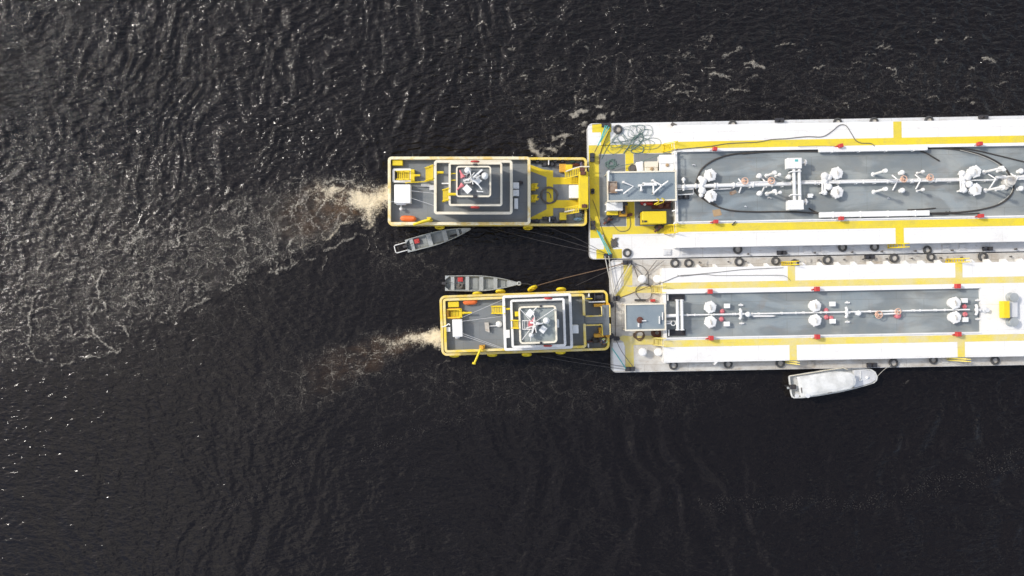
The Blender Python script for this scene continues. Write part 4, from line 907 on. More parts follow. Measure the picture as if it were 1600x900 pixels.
for x0, y0, x1, y1 in ((801.5, 285, 811, 294.8), (801.5, 296.5, 811, 306), (803.5, 310, 809.5, 326)):
    fit(tg1, F1, 'air_conditioner', 'plastic', x0, y0, x1, y1, L1[0] + .03, L1[0] + .6)
t = MB(); c = P(813, 285, L1[0] + .3); t.ball((c.x, c.y, L1[0] + .25), .18, 8); t.wbox((c.x, c.y, L1[0] + .1), (.5, .2, .2)); t.build('floodlight', M['dark'], tg1)
for y in (257, 306.5): fit(tg1, F1, 'navigation_light', 'dark', 739, y - 1.6, 746, y + 1.6, L4[0] - .1, L4[1] + .12)
def buoy(x, y, z, label):
    t = MB(); c = P(x, y, z); t.tube([(c.x + .33 * math.cos(a * .45), c.y, z - .3 + .33 * math.sin(a * .45)) for a in range(14)], .08, 8, True)
    return single(t, 'lifebuoy', M['red'], label, 'lifebuoy', 'lifebuoys on the tug rails')
buoy(742, 323.5, L3[1] + .1, 'red lifebuoy hung on the lower rail below the wheelhouse of the longer tug')
buoy(742, 252, L3[1] + .1, 'red lifebuoy hung on the upper rail above the wheelhouse of the longer tug')
def radar_mast(tug, cx, cy, z, fr, parts):
    c = P(cx, cy, z)
    t = MB(); t.lathe((c.x, c.y, z), [(.3, 0), (.12, .1), (.09, 2.4), (.03, 3.0)], 10)
    for h_, l_, a in ((.9, .8, .3), (1.5, .6, 1.8), (2.0, .45, .9)): d = Vector((math.cos(a), math.sin(a), 0)) * l_; t.tube([Vector((c.x, c.y, z + h_)) - d, Vector((c.x, c.y, z + h_)) + d], .045, 6)
    t.build('mast', M['white'], tug)
    for kind, x, y, s_ in parts:
        q = P(x, y, z + .5); t = MB()
        if kind == 'dome': t.lathe((q.x, q.y, z), [(.1, 0), (.08, .35), (s_ * .9, .4), (s_, .6), (s_ * .8, .82), (s_ * .35, .92)], 14, True); t.build('radome', M['plastic'], tug)
        elif kind == 'horn': t.lathe((q.x, q.y, z + .4), [(.24, 0), (.09, .35), (.07, .7)], 10, axis='x', a1=s_); t.wbox((q.x, q.y, z + .2), (.1, .1, .4)); t.build('horn', M['pinkred'], tug)
        elif kind == 'panel': t.wbox((q.x, q.y, z + .5), (s_, s_ * .85, .05), .05 * cx); t.wbox((q.x, q.y, z + .25), (.08, .08, .5)); t.build('panel', M['plastic'], tug)
        elif kind == 'frame':
            w2 = s_; t.tube([(q.x - w2, q.y - w2 * .6, z + .3), (q.x + w2, q.y - w2 * .6, z + .3), (q.x + w2, q.y + w2 * .6, z + .3), (q.x - w2, q.y + w2 * .6, z + .3)], .045, 6, True)
            for k in range(4): t.wbox((q.x - w2 + w2 * 2 * (k + .5) / 4, q.y, z + .3), (.03, w2 * 1.2, .03))
            t.build('antenna_frame', M['white'], tug)
        elif kind == 'lamp': t.wbox((q.x, q.y, z + .35), (.34, .26, .22), s_); t.lathe((q.x, q.y, z), [(.05, 0), (.05, .3)], 6); t.build('searchlight', M['dark'], tug)
        elif kind == 'bar': t.wbox((q.x, q.y, z + .9), (1.0, .14, .12), s_); t.lathe((q.x, q.y, z), [(.16, 0), (.1, .84)], 8); t.build('radar_scanner', M['plastic'], tug)
radar_mast(tg1, 738, 281, L4[0], F1, [('dome', 731, 266.5, .30), ('dome', 757.5, 275, .32), ('horn', 723.5, 277, 2.0), ('horn', 723, 288, 3.9), ('frame', 730, 276, .36), ('frame', 731, 282, .3), ('panel', 730, 295.5, .66), ('bar', 741, 283, -.8), ('lamp', 734, 273.5, .4), ('lamp', 737, 287.5, .9), ('panel', 747, 282, .5), ('bar', 747, 272, .7), ('lamp', 751, 270, 1), ('lamp', 742, 285, .2)])
for pts in ([(744, 284), (753, 296)], [(742, 277), (749, 277)], [(746, 299.5), (755, 299.5)], [(751, 267), (746, 274)]):
    t = MB(); t.tube([P(a, b, L4[0] + .4) for a, b in pts], .05, 6); a = P(*pts[0], L4[0]); t.wbox((a.x, a.y, L4[0] + .2), (.1, .1, .4)); t.build('whip_antenna', M['plastic'], tg1)

# --- lower pusher
tg2 = empty('pusher_tug', P(820, 503, 0), 'shorter pusher tug with yellow outer rails and white inner rails, lower of the two', 'pusher tug', 'pusher tugs behind the barges')
def build_tug2():
    build_tug(F2, tg2, (688.5, 458, 950.5, 551), [
        (693, 462, 915, 547, 5, 4.0, 3.3, 4.0, 'rim', 'grey'), (786, 460.5, 894, 547.3, 4, 4.3, 5.2, 5.8, 'white', 'grey'),
        (798, 467.5, 883.5, 543.5, 4, 3.8, 6.7, 7.2, 'white', 'grey'), (810.5, 478.5, 870, 537.7, 6, 3.0, 8.2, 8.5, 'cream', 'greypale')], main_r=8)
build_tug2()
for x, y in ((746, 459), (782, 455.5), (877, 452.3), (710, 555.5), (769, 554.5), (823, 554), (876, 550.5)): fender(F2, x, y, 1.3, tg2)
t = MB(); c = P(832, 450.5, 1.3); t.tube([(c.x + .36 * math.cos(a * .35), c.y + .16 * math.cos(a * .35) + .12 * math.sin(a * .35), 1.3 + .3 * math.sin(a * .35)) for a in range(18)], .13, 8, True); t.build('fender_tyre', M['yellow'], tg2)
z = 3.3
fit(tg2, F2, 'locker', 'yellow', 700, 471.5, 717, 480, z, z + .5)
hatchway(tg2, F2, 697.5, 481.5, 721, 498, z, 'yelloworange'); ramp_steps(tg2, F2, 700, 483.5, 719, 496, z + .03, z + .5, 8)
fit(tg2, F2, 'hatch_lid', 'yellow', 718.5, 482.5, 722, 497, z + .02, z + .6)
pole(tg2, 'davit', 'yellow', [(724, 489), (737, 488.7)], z + .6, .1)
wb = MB(); wb.box(F2, 707, 499, 722.5, 526.5, z + .1, z + 1.0); wb.box(F2, 711, 525, 718, 529, z + .1, z + .5); wb.build('water_tank', M['plastic'], tg2, .06)
t = MB(); t.box(F2, 697, 511, 703.5, 518.5, z + .02, z + .5); t.tube(spline([P(690, 511, z + .7), P(697, 509, z + .7), P(701, 506, z + .7), P(703, 508, z + .7)]), .06, 6); t.build('toilet_vent', M['plastic'], tg2, .04)
raft(tg2, 723.5, 472.3, 746, 470.7, z, 'orange life raft float by the upper rail of the shorter tug')
ramp_steps(tg2, F2, 767.5, 478.5, 789, 489.5, z + .1, 5.3, 8); pole(tg2, 'davit', 'yellow', [(789, 483), (797, 482.6)], 5.2 + .4, .1)
t = MB(); t.prism([(757, 504), (763.5, 504), (765, 519.5), (758.5, 517)], z + .02, z + .4); t.build('vent_box', M['whitedirty'], tg2)
t = MB(); c = P(779.5, 506.5, z + .5); t.lathe((c.x, c.y, z), [(.3, 0), (.3, .35), (.2, .5), (.05, .55)], 14, True); t.build('ventilator', M['plastic'], tg2)
t = MB(); t.tube([P(765, 509.5, z + .3), P(776, 509, z + .3)], .05, 6); t.build('hand_rail', M['white2'], tg2)
for pts in ([(722, 496), (784, 469)], [(722, 502), (786, 494)], [(720, 520), (786, 544)], [(722, 524), (784, 545)]):
    t = MB(); t.tube([P(a, b, z + 1.1) for a, b in pts], .018, 5); t.build('stay_wire', M['white2'], tg2)
t = MB(); t.box(F2, 749, 539.5, 757.5, 546.5, z, z + .6); c = P(752, 543, z + .9); t.lathe((c.x, c.y, z + .6), [(.2, 0), (.2, .5)], 10); t.build('davit_base', M['yelloworange'], tg2)
t = MB(); t.tube([P(752, 543, z + 1.0), P(748, 552, z + 1.1), P(741, 568, z + 1.1)], .10, 8); t.tube([P(741, 566, z + 1.1), P(740.5, 569, z + 1.1)], .17, 8); t.build('davit', M['yellow'], tg2)
z = 5.2
fit(tg2, F2, 'air_conditioner', 'plastic', 790.5, 515.5, 796.5, 528, z, z + .6)
ramp_steps(tg2, F2, 798.5, 500.5, 810, 512.5, 6.7, 8.2, 6); fit(tg2, F2, 'locker', 'yellow', 804.5, 487, 810.5, 494.5, 6.7, 7.6)
t = MB(); t.box(F2, 894.5, 508, 904, 521, 3.32, 4.9); t.build('air_conditioner', M['plastic'], tg2, .04)
fit(tg2, F2, 'air_conditioner', 'plastic', 869.5, 499, 873.5, 512, 6.72, 7.6)
for x, y in ((845, 478.3), (845.5, 535.5)): fit(tg2, F2, 'navigation_light', 'dark', x - 2, y - 1.4, x + 2, y + 1.4, 8.2, 8.62)
buoy(857, 466.2, 7.3, 'red lifebuoy on the upper white rail of the shorter tug'); buoy(856, 540.5, 7.4, 'red lifebuoy on the lower white rail of the shorter tug beside its wheelhouse')
radar_mast(tg2, 835, 508, 8.2, F2, [('panel', 828, 489.5, .62), ('frame', 827.5, 508, .62), ('horn', 826.5, 509.5, .5), ('horn', 829, 506, 1.0), ('dome', 853.5, 501, .30), ('panel', 848.5, 514.5, .6), ('dome', 830, 523.5, .22), ('bar', 837, 504.5, -.1), ('bar', 833.5, 511, 1.3), ('lamp', 832, 508, .2), ('lamp', 843.5, 507, .4), ('lamp', 834.5, 518, .7)])
for pts in ([(813, 483), (829, 501)], [(866, 483), (839, 501)], [(828, 515), (816, 531)], [(838, 481), (832, 487), (835, 494), (835.5, 502)], [(829.5, 524), (829, 533)]):
    t = MB(); t.tube([P(a, b, 8.2 + .5) for a, b in pts], .03 if len(pts) == 2 else .045, 5); a = P(*pts[0], 8.3); t.wbox((a.x, a.y, 8.45), (.08, .08, .5)); t.build('stay_wire', M['white'], tg2)
# bow catwalk of the shorter tug
cw = MB(); zc = 3.28
cw.prism([F2.pt(*p) for p in ((914.5, 497.3), (951, 497.3), (951, 509), (914.5, 509))], zc - .1, zc, zc); cw.prism([F2.pt(*p) for p in ((941.5, 481), (951.8, 481), (951.8, 528), (941.5, 528))], zc - .08, zc + .004, zc)
cw.build('catwalk', M['grey'], tg2)
for pts in ([(916, 494.3), (940.5, 493.4), (940, 479.5)], [(916, 508.3), (940.5, 507.6), (941.3, 524)], [(952.8, 477), (953.2, 495)], [(953.3, 506.5), (953.6, 523)]):
    t = MB(); t.tube([P(a, b, zc + .35) for a, b in pts], .07, 6)
    for a, b in pts: c = P(a, b, zc + .35); t.tube([c, (c.x, c.y, 1.2)], .05, 6)
    t.build('catwalk_rail', M['rim'], tg2)
t = MB(); t.tube([P(913, 466, 3.7), P(914, 493, 3.7)], .02, 5); t.build('stay_wire', M['white'], tg2)
for x0, y0, x1, y1, mt, h in ((920.5, 470.6, 946, 472.8, 'white', .9), (928, 474.5, 945, 479.3, 'yelloworange', .8), (928.5, 521.5, 944, 527, 'yelloworange', .8), (915.5, 466, 926, 467.5, 'yellow', .6), (919.5, 458.5, 921.5, 464, 'white', .8), (917, 533, 926, 534.8, 'rust', .7), (918.5, 537, 920.5, 543, 'white', .8), (936, 512, 939.5, 523, 'yelloworange', .7)):
    fit(tg2, F2, 'deck_frame', mt, x0, y0, x1, y1, 1.22, 1.22 + h)
for x, y in ((935, 464.5),):
    t = MB(); c = P(x, y, 1.8)
    t.lathe((c.x - .4, c.y, 1.75), [(.4, 0), (.4, .08), (.24, .1), (.24, .7), (.4, .72), (.4, .8)], 14, axis='x'); t.wbox((c.x + .55, c.y, 1.5), (.3, .5, .6)); t.wbox((c.x, c.y, 1.3), (1.3, .6, .18)); t.build('winch', M['dark'], tg2)
for x, y in ((955.5, 476.5), (955, 525)):
    t = MB(); c = P(x, y, 1.6); t.lathe((c.x, c.y, .9), [(.28, 0), (.3, .35), (.28, .7)], 12, True); t.build('rubber_pad', M['dark'], tg2)
for x, y in ((949.5, 476), (949.5, 524.5)): t = MB(); c = P(x, y, 2.2); t.lathe((c.x, c.y, 1.2), [(.14, 0), (.14, 1.0), (.2, 1.02), (.2, 1.1)], 10); t.build('bollard', M['yelloworange'], tg2)

# ------------------------------------------------------------------ loose equipment on the larger barge
def boxthing(fr, x0, y0, x1, y1, z0, h, mt, name, label, cat, bevel=.04, cap=False, group=None, lid=None):
    cx, cy = (x0 + x1) / 2, (y0 + y1) / 2
    root = empty(name, P(cx, cy, z0), label, cat, group)
    t = MB(); t.box(fr, x0, y0, x1, y1, z0, z0 + h); t.build('body', M[mt], root, bevel)
    if lid: t = MB(); t.box(fr, x0 - .3, y0 - .3, x1 + .3, (y0 + y1) / 2, z0 + h + .004, z0 + h + .06); t.build('lid', M[lid], root, .02)
    if cap: c = P(cx + .5, cy + 2.5, z0 + h); t = MB(); t.lathe((c.x, c.y, z0 + h), [(.16, 0), (.16, .1), (.1, .12)], 14); t.build('filler_cap', M['wood'], root)
    return root
zb = ZD + .03
t = MB(); c = P(988, 262.5, zb + .5); t.lathe((c.x, c.y, zb), [(.34, 0), (.34, .7), (.3, .72), (.3, .66), (.05, .66)], 18); single(t, 'steel_drum', M['cable'], 'grey steel drum beside the white sack behind the deckhouse', 'drum')
def sack(x, y, wx, wy, z, h, label):
    mb = MB(); pts = [(x - wx * .55, y - wy * .4), (x + wx * .4, y - wy * .55), (x + wx * .5, y + wy * .5), (x - wx * .25, y + wy * .55)]
    mb.prism(pts, z, z + h); return single(mb, 'sack', M['plastic'], label, 'sack', bevel=.12)
sack(1000, 260.5, 13, 17, zb, .9, 'crooked white sack standing between the steel drum and the cream tank')
boxthing(FB, 1007.5, 252.5, 1028, 270, zb, 1.0, 'cream', 'chemical_tank', 'cream tank with round filler cap, left of the bigger white tank behind the deckhouse', 'tank', .07, True, lid='cream')
boxthing(FB, 1030.5, 242, 1053.5, 269, zb, 1.2, 'plastic', 'chemical_tank', 'bigger white tank with round filler cap next to the trunk wall', 'tank', .07, True, lid='plastic')
eg = empty('pump_engine', P(961, 325, zb), 'white covered pump engine with yellow base below the deckhouse roof', 'engine')
t = MB(); t.box(FB, 948, 316, 973.3, 329, zb + .5, zb + 1.3); t.build('cover', M['plastic'], eg, .05)
t = MB(); t.box(FB, 948.5, 328.5, 966, 336, zb, zb + .7); t.build('base', M['yellow'], eg, .04)
t = MB(); t.box(FB, 967, 317, 980, 338, zb, zb + .5); t.build('fuel_tank', M['yelloworange'], eg, .05)
t = MB(); c = P(976, 318.5, zb + 1); t.lathe((c.x - .3, c.y, zb + .9), [(.3, 0), (.3, .3), (.15, .35), (.15, .6)], 12, axis='x'); t.ball((c.x, c.y + .1, zb + 1.0), .22, 8); t.wbox((c.x - .1, c.y - .5, zb + .6), (.35, .8, .7)); t.build('engine', M['dark'], eg)
for (xa, ya), (xb, yb) in (((945.5, 320), (950, 317.5)), ((945.5, 331), (950, 328))): t = MB(); t.tube([P(xa, ya, zb + .6), P(xb, yb, zb + .8)], .07, 6); t.build('lifting_handle', M['white'], eg)
t = MB(); t.box(FB, 947.5, 315.5, 948.3, 328, zb, zb + .5); t.box(FB, 972, 316, 973, 328, zb, zb + .5); t.build('support_frame', M['dark'], eg)
def pump(x, y, label, m1='dark', m2='rust', s_=1.0):
    r = empty('pump', P(x, y, zb), label, 'pump'); c = P(x, y, zb + .4)
    t = MB(); t.lathe((c.x - .35 * s_, c.y - .25 * s_, zb + .35), [(.2, 0), (.24, .2), (.24, .5), (.1, .6)], 10, axis='x', a1=.7); t.wbox((c.x, c.y, zb + .1), (.8 * s_, .55 * s_, .2), .7); t.build('motor', M[m1], r)
    t = MB(); t.tube([(c.x + .28 * math.cos(a * .45) + .15, c.y + .3 + .28 * math.sin(a * .45), zb + .6) for a in range(14)], .07, 7, True); t.wbox((c.x + .1, c.y + .25, zb + .3), (.16, .16, .6)); t.build('hand_wheel', M['dark'], r)
    t = MB(); t.tube([(c.x - .45, c.y - .5, zb + .3), (c.x - .1, c.y - .1, zb + .5), (c.x + .35, c.y - .05, zb + .3)], .11, 8); t.ball((c.x + .02, c.y + .02, zb + .55), .14, 8); t.build('outlet', M[m2], r)
pump(951, 342, 'dark pump with hand wheel below the white covered engine')
pump(1030.5, 354, 'dark red pump with hand wheel beside the lower yellow stairs')
t = MB(); t.box(Frame(12, 0, 0), 978.5, 333.5, 988.5, 338, zb, zb + .35); single(t, 'crate', M['rust'], 'small dark brown crate on the yellow stripe between engine and generator', 'crate', bevel=.03)
gn = empty('generator', P(1022, 341, zb), 'large yellow box generator on the grey deck beside the lower stairs', 'generator')
t = MB(); t.box(FB, 1003.5, 330, 1041.5, 349.5, zb + .1, zb + 1.5); t.build('canopy', M['yellow'], gn, .06)
t = MB(); t.box(FB, 1003, 329.2, 1042.2, 350.1, zb, zb + .098, zb + 1.5); t.build('skid', M['dark'], gn)
t = MB(); t.box(FB, 1006.5, 344.5, 1011, 347.3, zb + 1.5, zb + 1.56); t.box(FB, 1003.5, 344, 1005, 347.5, zb + 1.5, zb + 1.55); t.build('exhaust_grille', M['dark'], gn)
rk = empty('gas_bottle', P(1006, 317, zb), 'red gas bottle lying under the lower eave of the deckhouse, left of the red pipework', 'gas bottle')
t = MB(); c = P(1002, 317, zb + .25); t.lathe((c.x, c.y, zb + .25), [(.06, -.1), (.2, 0), (.22, .2), (.22, 1.0), (.1, 1.15)], 12, True, axis='x', a1=-.05); t.build('body', M['red'], rk); t = MB(); t.ball((c.x + .3, c.y - .18, zb + .55), .14, 8); t.build('valve_cap', M['plastic'], rk)
fp = empty('fire_pump', P(1034, 319.5, zb), 'dark red fire pump pipework with yellow rail under the lower eave of the deckhouse', 'fire pump')
c = P(1034, 320, zb + .5); t = MB(); t.lathe((c.x - .7, c.y + .1, zb + .6), [(.15, 0), (.28, .1), (.28, .8), (.18, .9), (.18, 1.5)], 12, True, axis='x', a1=.15); t.ball((c.x - .2, c.y - .1, zb + .8), .3, 10); t.ball((c.x + .5, c.y, zb + .6), .22, 8); t.wbox((c.x, c.y, zb + .15), (1.8, .7, .25)); t.build('pump_body', M['rust'], fp)
t = MB(); t.tube([(c.x - .9, c.y + .1, zb + .6), (c.x - 1.5, c.y + .2, zb + .6), (c.x - 1.5, c.y + .25, zb + .1)], .09, 8); t.tube([(c.x + .4, c.y - .1, zb + .4), (c.x + .9, c.y + .35, zb + .4)], .08, 8); t.build('pipe', M['red'], fp)
t = MB(); t.tube([P(1022, 319.5, HZ + .1), P(1029, 316, HZ + .1), P(1029.5, 312, HZ + .5), P(1026, 310.5, HZ + .5)], .06, 6); t.tube([P(1025, 320, HZ), P(1036, 316, HZ), P(1038, 312, HZ + .5), P(1034, 309.5, HZ + .5)], .06, 6); t.build('rail', M['yellow'], fp)
t = MB(); c = P(998, 339, zb); t.lathe((c.x, c.y, zb), [(.09, 0), (.09, .25), (.12, .27), (.12, .32)], 10); t.build('air_pipe', M['dark'], b1)
single(MB().box(FB, 1017, 470 - 2.5, 1024, 470 + 1.5, ZD + .03, ZD + .4), 'fire_box', M['red'], 'low red box beside the black bar behind the smaller deckhouse', 'fire box', bevel=.02)

GRP = 'red fire boxes along the coamings'
names = {(1118, 232): 'red box on the upper coaming of the larger barge, nearest its deckhouse', (1315, 227): 'red box on the larger barge upper coaming above the middle hatch pair',
         (1533, 224): 'red box on the upper coaming of the larger barge at the far right', (1119.5, 346): 'red box on the lower coaming of the larger barge just below the cardboard sheet',
         (1316, 341): 'red box on the lower coaming of the larger barge below the white hose tray', (1535, 337): 'red box on the lower coaming of the larger barge at the far right',
         (1110.5, 455.5): 'red box on the smaller barge upper coaming above the left hatch pair', (1278, 451.5): 'red box on the smaller barge upper coaming above the middle hatch pair',
         (1498.5, 447): 'red box on the smaller barge upper coaming above the right hatch pair', (1112, 528.5): 'red box on the smaller barge lower coaming below the left hatch pair',
         (1278.5, 526.5): 'red box on the smaller barge lower coaming below the middle hatch pair', (1499.5, 522.3): 'red box on the smaller barge lower coaming below the right hatch pair'}
for i, ((x, y), lb) in enumerate(names.items()):
    r = empty('fire_box', P(x, y, ZT), lb, 'fire box', GRP); w_ = 3.4 if i >= 6 else 3.2; hz = 3.6 if i >= 6 else 2.9
    fr = Frame(random.uniform(-12, 14) if i < 3 else 1, 0, 0)
    t = MB(); t.box(fr, x - w_, y - hz, x + w_, y + hz, ZT + .25, ZT + .75); t.build('cabinet', M['red'], r, .03)
    t = MB(); c = P(x, y, ZT + .5); t.wbox((c.x, c.y, ZT + .18), (.12, .12, .14)); t.tube([(c.x - .2, c.y, ZT + .13), (c.x - .5, c.y - .1, ZT + .2)], .06, 6); t.build('bracket', M['red' if i % 2 else 'white'], r)

# cardboard sheets on the cargo deck
t = MB(); t.prism([(1113, 328.5), (1125, 326.5), (1128, 336), (1115.5, 338.7)], ZG + .006, ZG + .03); single(t, 'cardboard_sheet', M['wood'], 'flat square cardboard sheet lying just outside the hose loop', 'cardboard', 'cardboard sheets on the cargo deck')
t = MB(); t.prism([(1140, 300), (1149, 296.5), (1151.5, 301), (1144, 305), (1140.5, 304.5)], ZG + .006, ZG + .04); single(t, 'cardboard_sheet', M['brown'], 'crumpled brown cardboard under the central pipe inside the hose loop', 'cardboard', 'cardboard sheets on the cargo deck')
t = MB(); t.box(F0, 1262.5, 302.5, 1270, 309, ZG + .006, ZG + .35); t.lathe((P(1266.5, 305, ZG).x, P(1266.5, 305.5, ZG).y, ZG + .35), [(.12, 0), (.12, .08)], 10); single(t, 'bucket_box', M['plastic'], 'small square white box with round cap right of the manifold', 'box', bevel=.02)
t = MB(); t.prism([(1143, 351.5), (1149, 345.5), (1150.5, 346.3), (1145, 352)], ZT + .13, ZT + .2); single(t, 'spanner', M['dark'], 'short black tool lying across the lower white coaming', 'tool')

# ------------------------------------------------------------------ tyres lying on the decks
def tyre_proto():
    r = empty('tyre', (0, 0, 0), '', 'tyre', 'tyres lying along the barge decks')
    t = MB(); prof = [(.245, .03), (.27, .0), (.36, .0), (.415, .04), (.43, .12), (.415, .20), (.36, .24), (.27, .24), (.245, .21), (.285, .18), (.285, .06)]
    n = 28; vs = []
    for k in range(n):
        a = k * 2 * math.pi / n
        for rr, zz in prof: vs.append((rr * math.cos(a), rr * math.sin(a), zz))
    m_ = len(prof); fs = [[k * m_ + i, ((k + 1) % n) * m_ + i, ((k + 1) % n) * m_ + (i + 1) % m_, k * m_ + (i + 1) % m_] for k in range(n) for i in range(m_)]
    t.add(vs, fs, True); t.build('tread', M['rubber'], r)
    l = MB(); l.lathe((0, 0, 0), [(.24, .03), (.25, .09)], 20); l.build('hub_plate', M['whitedirty'], r)
    return r
tp = tyre_proto(); first = True
tyres = [(965.5, 202, 'U', 'tyre on the upper left deck corner of the larger barge beside the green rope tangle'), (980, 395, 'U', 'tyre on the lower left deck corner of the larger barge'),
    (1145, 194.3, 'U', 'tyre half hidden at the upper edge of the larger barge, first right of the deckhouse'), (1309, 190.8, 'U', 'tyre half hidden on the larger barge upper edge above the cable bend'),
    (1366, 189.6, 'U', 'tyre half hidden on the larger barge upper edge, left of the yellow cross stripe'), (1452, 188, 'U', 'tyre half hidden on the larger barge upper edge, right of the yellow cross stripe'),
    (1153, 389.8, 'U', 'tyre on the lower side deck of the larger barge, leftmost against the trunk'), (1317, 386.5, 'U', 'tyre on the lower side deck of the larger barge, second against the trunk'),
    (1367, 385.8, 'U', 'tyre on the lower side deck of the larger barge left of the yellow steps'), (1449.5, 390.5, 'U', 'upper tyre of the touching pair at the seam between the barges'),
    (1054.5, 411, 'L', 'leftmost tyre on the seam side deck of the smaller barge'), (1076, 411.2, 'L', 'second tyre from left on the seam side deck of the smaller barge'), (1155, 409, 'L', 'tyre on the smaller barge seam side directly below the larger barge tyre'),
    (1212, 407.8, 'L', 'tyre on the smaller barge seam side just left of the first yellow steps'), (1242, 411.5, 'L', 'dark tyre partly under the first yellow steps of the smaller barge'), (1293, 406, 'L', 'tyre alone on the smaller barge seam side between the two black bollards'),
    (1397.5, 403.2, 'L', 'tyre on the smaller barge seam side right of its black bollard'), (1454, 401.5, 'L', 'lower tyre of the touching pair at the seam between the barges'), (1536, 400.8, 'L', 'rightmost tyre on the seam side of the smaller barge'),
    (1052.5, 571, 'L', 'leftmost tyre on the outer lower edge of the smaller barge'), (1138, 569, 'L', 'second tyre on the outer lower edge of the smaller barge'), (1219.5, 567.5, 'L', 'tyre on the outer lower edge above the motorboat stern'),
    (1396.5, 567.3, 'L', 'tyre on the outer lower edge to which the motorboat bow line runs'), (1459, 562.7, 'L', 'tyre on the outer lower edge beside the right yellow steps'), (1555.5, 563.3, 'L', 'rightmost tyre on the outer lower edge of the smaller barge')]
for x, y, b, lb in tyres:
    o = tp if first else dup_tree(tp); first = False
    c = P(x, y, ZD + .2); o.location = (c.x, c.y, ZD + .03 + (.12 if b == 'L' and x == 1454 else 0)); o.rotation_euler = (0, 0, random.uniform(0, 6)); o['label'] = lb
    s_ = random.uniform(.95, 1.06); o.scale = (s_, s_, s_)

# ------------------------------------------------------------------ hoses, cables, ropes
def rope(pts, r, mt, name, label, cat, z=None, n=6, closed=False, group=None, sag=0):
    P3 = [P(p[0], p[1], p[2] if len(p) > 2 else z) for p in pts]
    q = spline(P3, 7, closed)
    if sag and not closed:
        m_ = len(q) - 1
        for i in range(m_ + 1): q[i] = q[i] - Vector((0, 0, sag * 4 * (i / m_) * (1 - i / m_)))
    t = MB(); t.tube(q, r, n, closed); return single(t, name, M[mt], label, cat, group)
zh = ZG + .08
loop = [(1086, 298), (1088, 284), (1096, 265), (1114, 251), (1140, 242), (1175, 238.5), (1230, 236.5), (1300, 236.6), (1380, 233.8), (1450, 231.5), (1490, 233), (1530, 240.5), (1560, 254), (1576, 270), (1584, 288), (1579, 306), (1562, 319), (1535, 327), (1500, 331.5), (1460, 333), (1380, 334.5), (1290, 333.5), (1230, 330.8), (1180, 331), (1140, 328.5), (1112, 319), (1094, 307)]
lp = MB(); lp.tube(spline([P(a, b, zh) for a, b in loop], 7, True), .075, 8, True); single(lp, 'cargo_hose', M['hose'], 'long dark cargo hose laid in a flat oval round the pipes of the larger barge', 'hose')
rope([(a, b) for a, b in [(1160, 240.5), (1185, 238.0), (1230, 235.2), (1278, 233.5)]], .07, 'hose', 'hose', 'second black hose running along the upper coaming left of the white tray', 'hose', zh + .02)
rope([(1452, 229.5), (1485, 230.5), (1520, 234), (1560, 243), (1605, 254)], .06, 'hose', 'hose', 'thin black hose curving away to the right edge below the upper coaming', 'hose', zh)
rope([(1438, 236), (1448, 239.5), (1458, 245.5), (1468, 251.5)], .07, 'hose', 'hose', 'short straight black hose end below the upper white tray', 'hose', zh)
rope([(1264, 325.5), (1272, 330), (1282, 334)], .07, 'hose', 'hose', 'short black hose end right of the manifold at the lower tray', 'hose', zh)
rope([(1418, 328), (1440, 327.2), (1462, 325.2)], .06, 'hose', 'hose', 'short black hose above the right end of the lower white tray', 'hose', zh)
rope([(1455, 334.5), (1480, 334.8), (1484, 330), (1481, 335), (1478, 331), (1487, 334), (1510, 334.2), (1530, 333)], .055, 'hose', 'hose', 'kinked brown hose with a knot at the lower right of the oval', 'hose', zh)
rope([(1500, 234.5), (1530, 242.5), (1558, 256), (1574, 272), (1582, 292), (1577, 305), (1560, 318)], .03, 'ropew', 'rope', 'thin pale line following the right bend of the cargo hose', 'rope', zh + .1)
rope([(1092, 285), (1097, 297), (1105, 310), (1120, 320)], .05, 'cable', 'hose', 'grey hose inside the left bend of the oval', 'hose', zh + .02)
ze = ZT + .06
rope([(1050, 234.5), (1080, 231.5), (1110, 228.5), (1135, 224.5), (1160, 223), (1185, 221.8), (1205, 218), (1230, 216.5), (1260, 213.5), (1285, 213.5), (1300, 205), (1312, 195.5), (1322, 196.5), (1330, 208), (1337, 219), (1346, 223.5), (1360, 224), (1367, 228.5)], .035, 'cable', 'cable', 'thin dark cable looping over the upper white deck of the larger barge', 'cable', ze)
rope([(1247, 229), (1275, 228), (1308, 228.6)], .022, 'cable', 'cable', 'thin wire running to the red box above the middle hatches', 'cable', ZT + .18)
rope([(1020, 446.5), (1040, 439.5), (1062, 431), (1085, 429), (1120, 425.5), (1165, 421), (1224, 418.3)], .024, 'cable', 'cable', 'grey cable crossing the white trunk of the smaller barge, upper strand', 'cable', ze)
rope([(1058, 429.5), (1066, 431.5), (1098, 428.5), (1120, 430.5), (1160, 430.3), (1215, 430.2), (1228, 432), (1235.5, 438.5)], .02, 'cable', 'cable', 'grey cable crossing the white trunk of the smaller barge, lower strand', 'cable', ze)
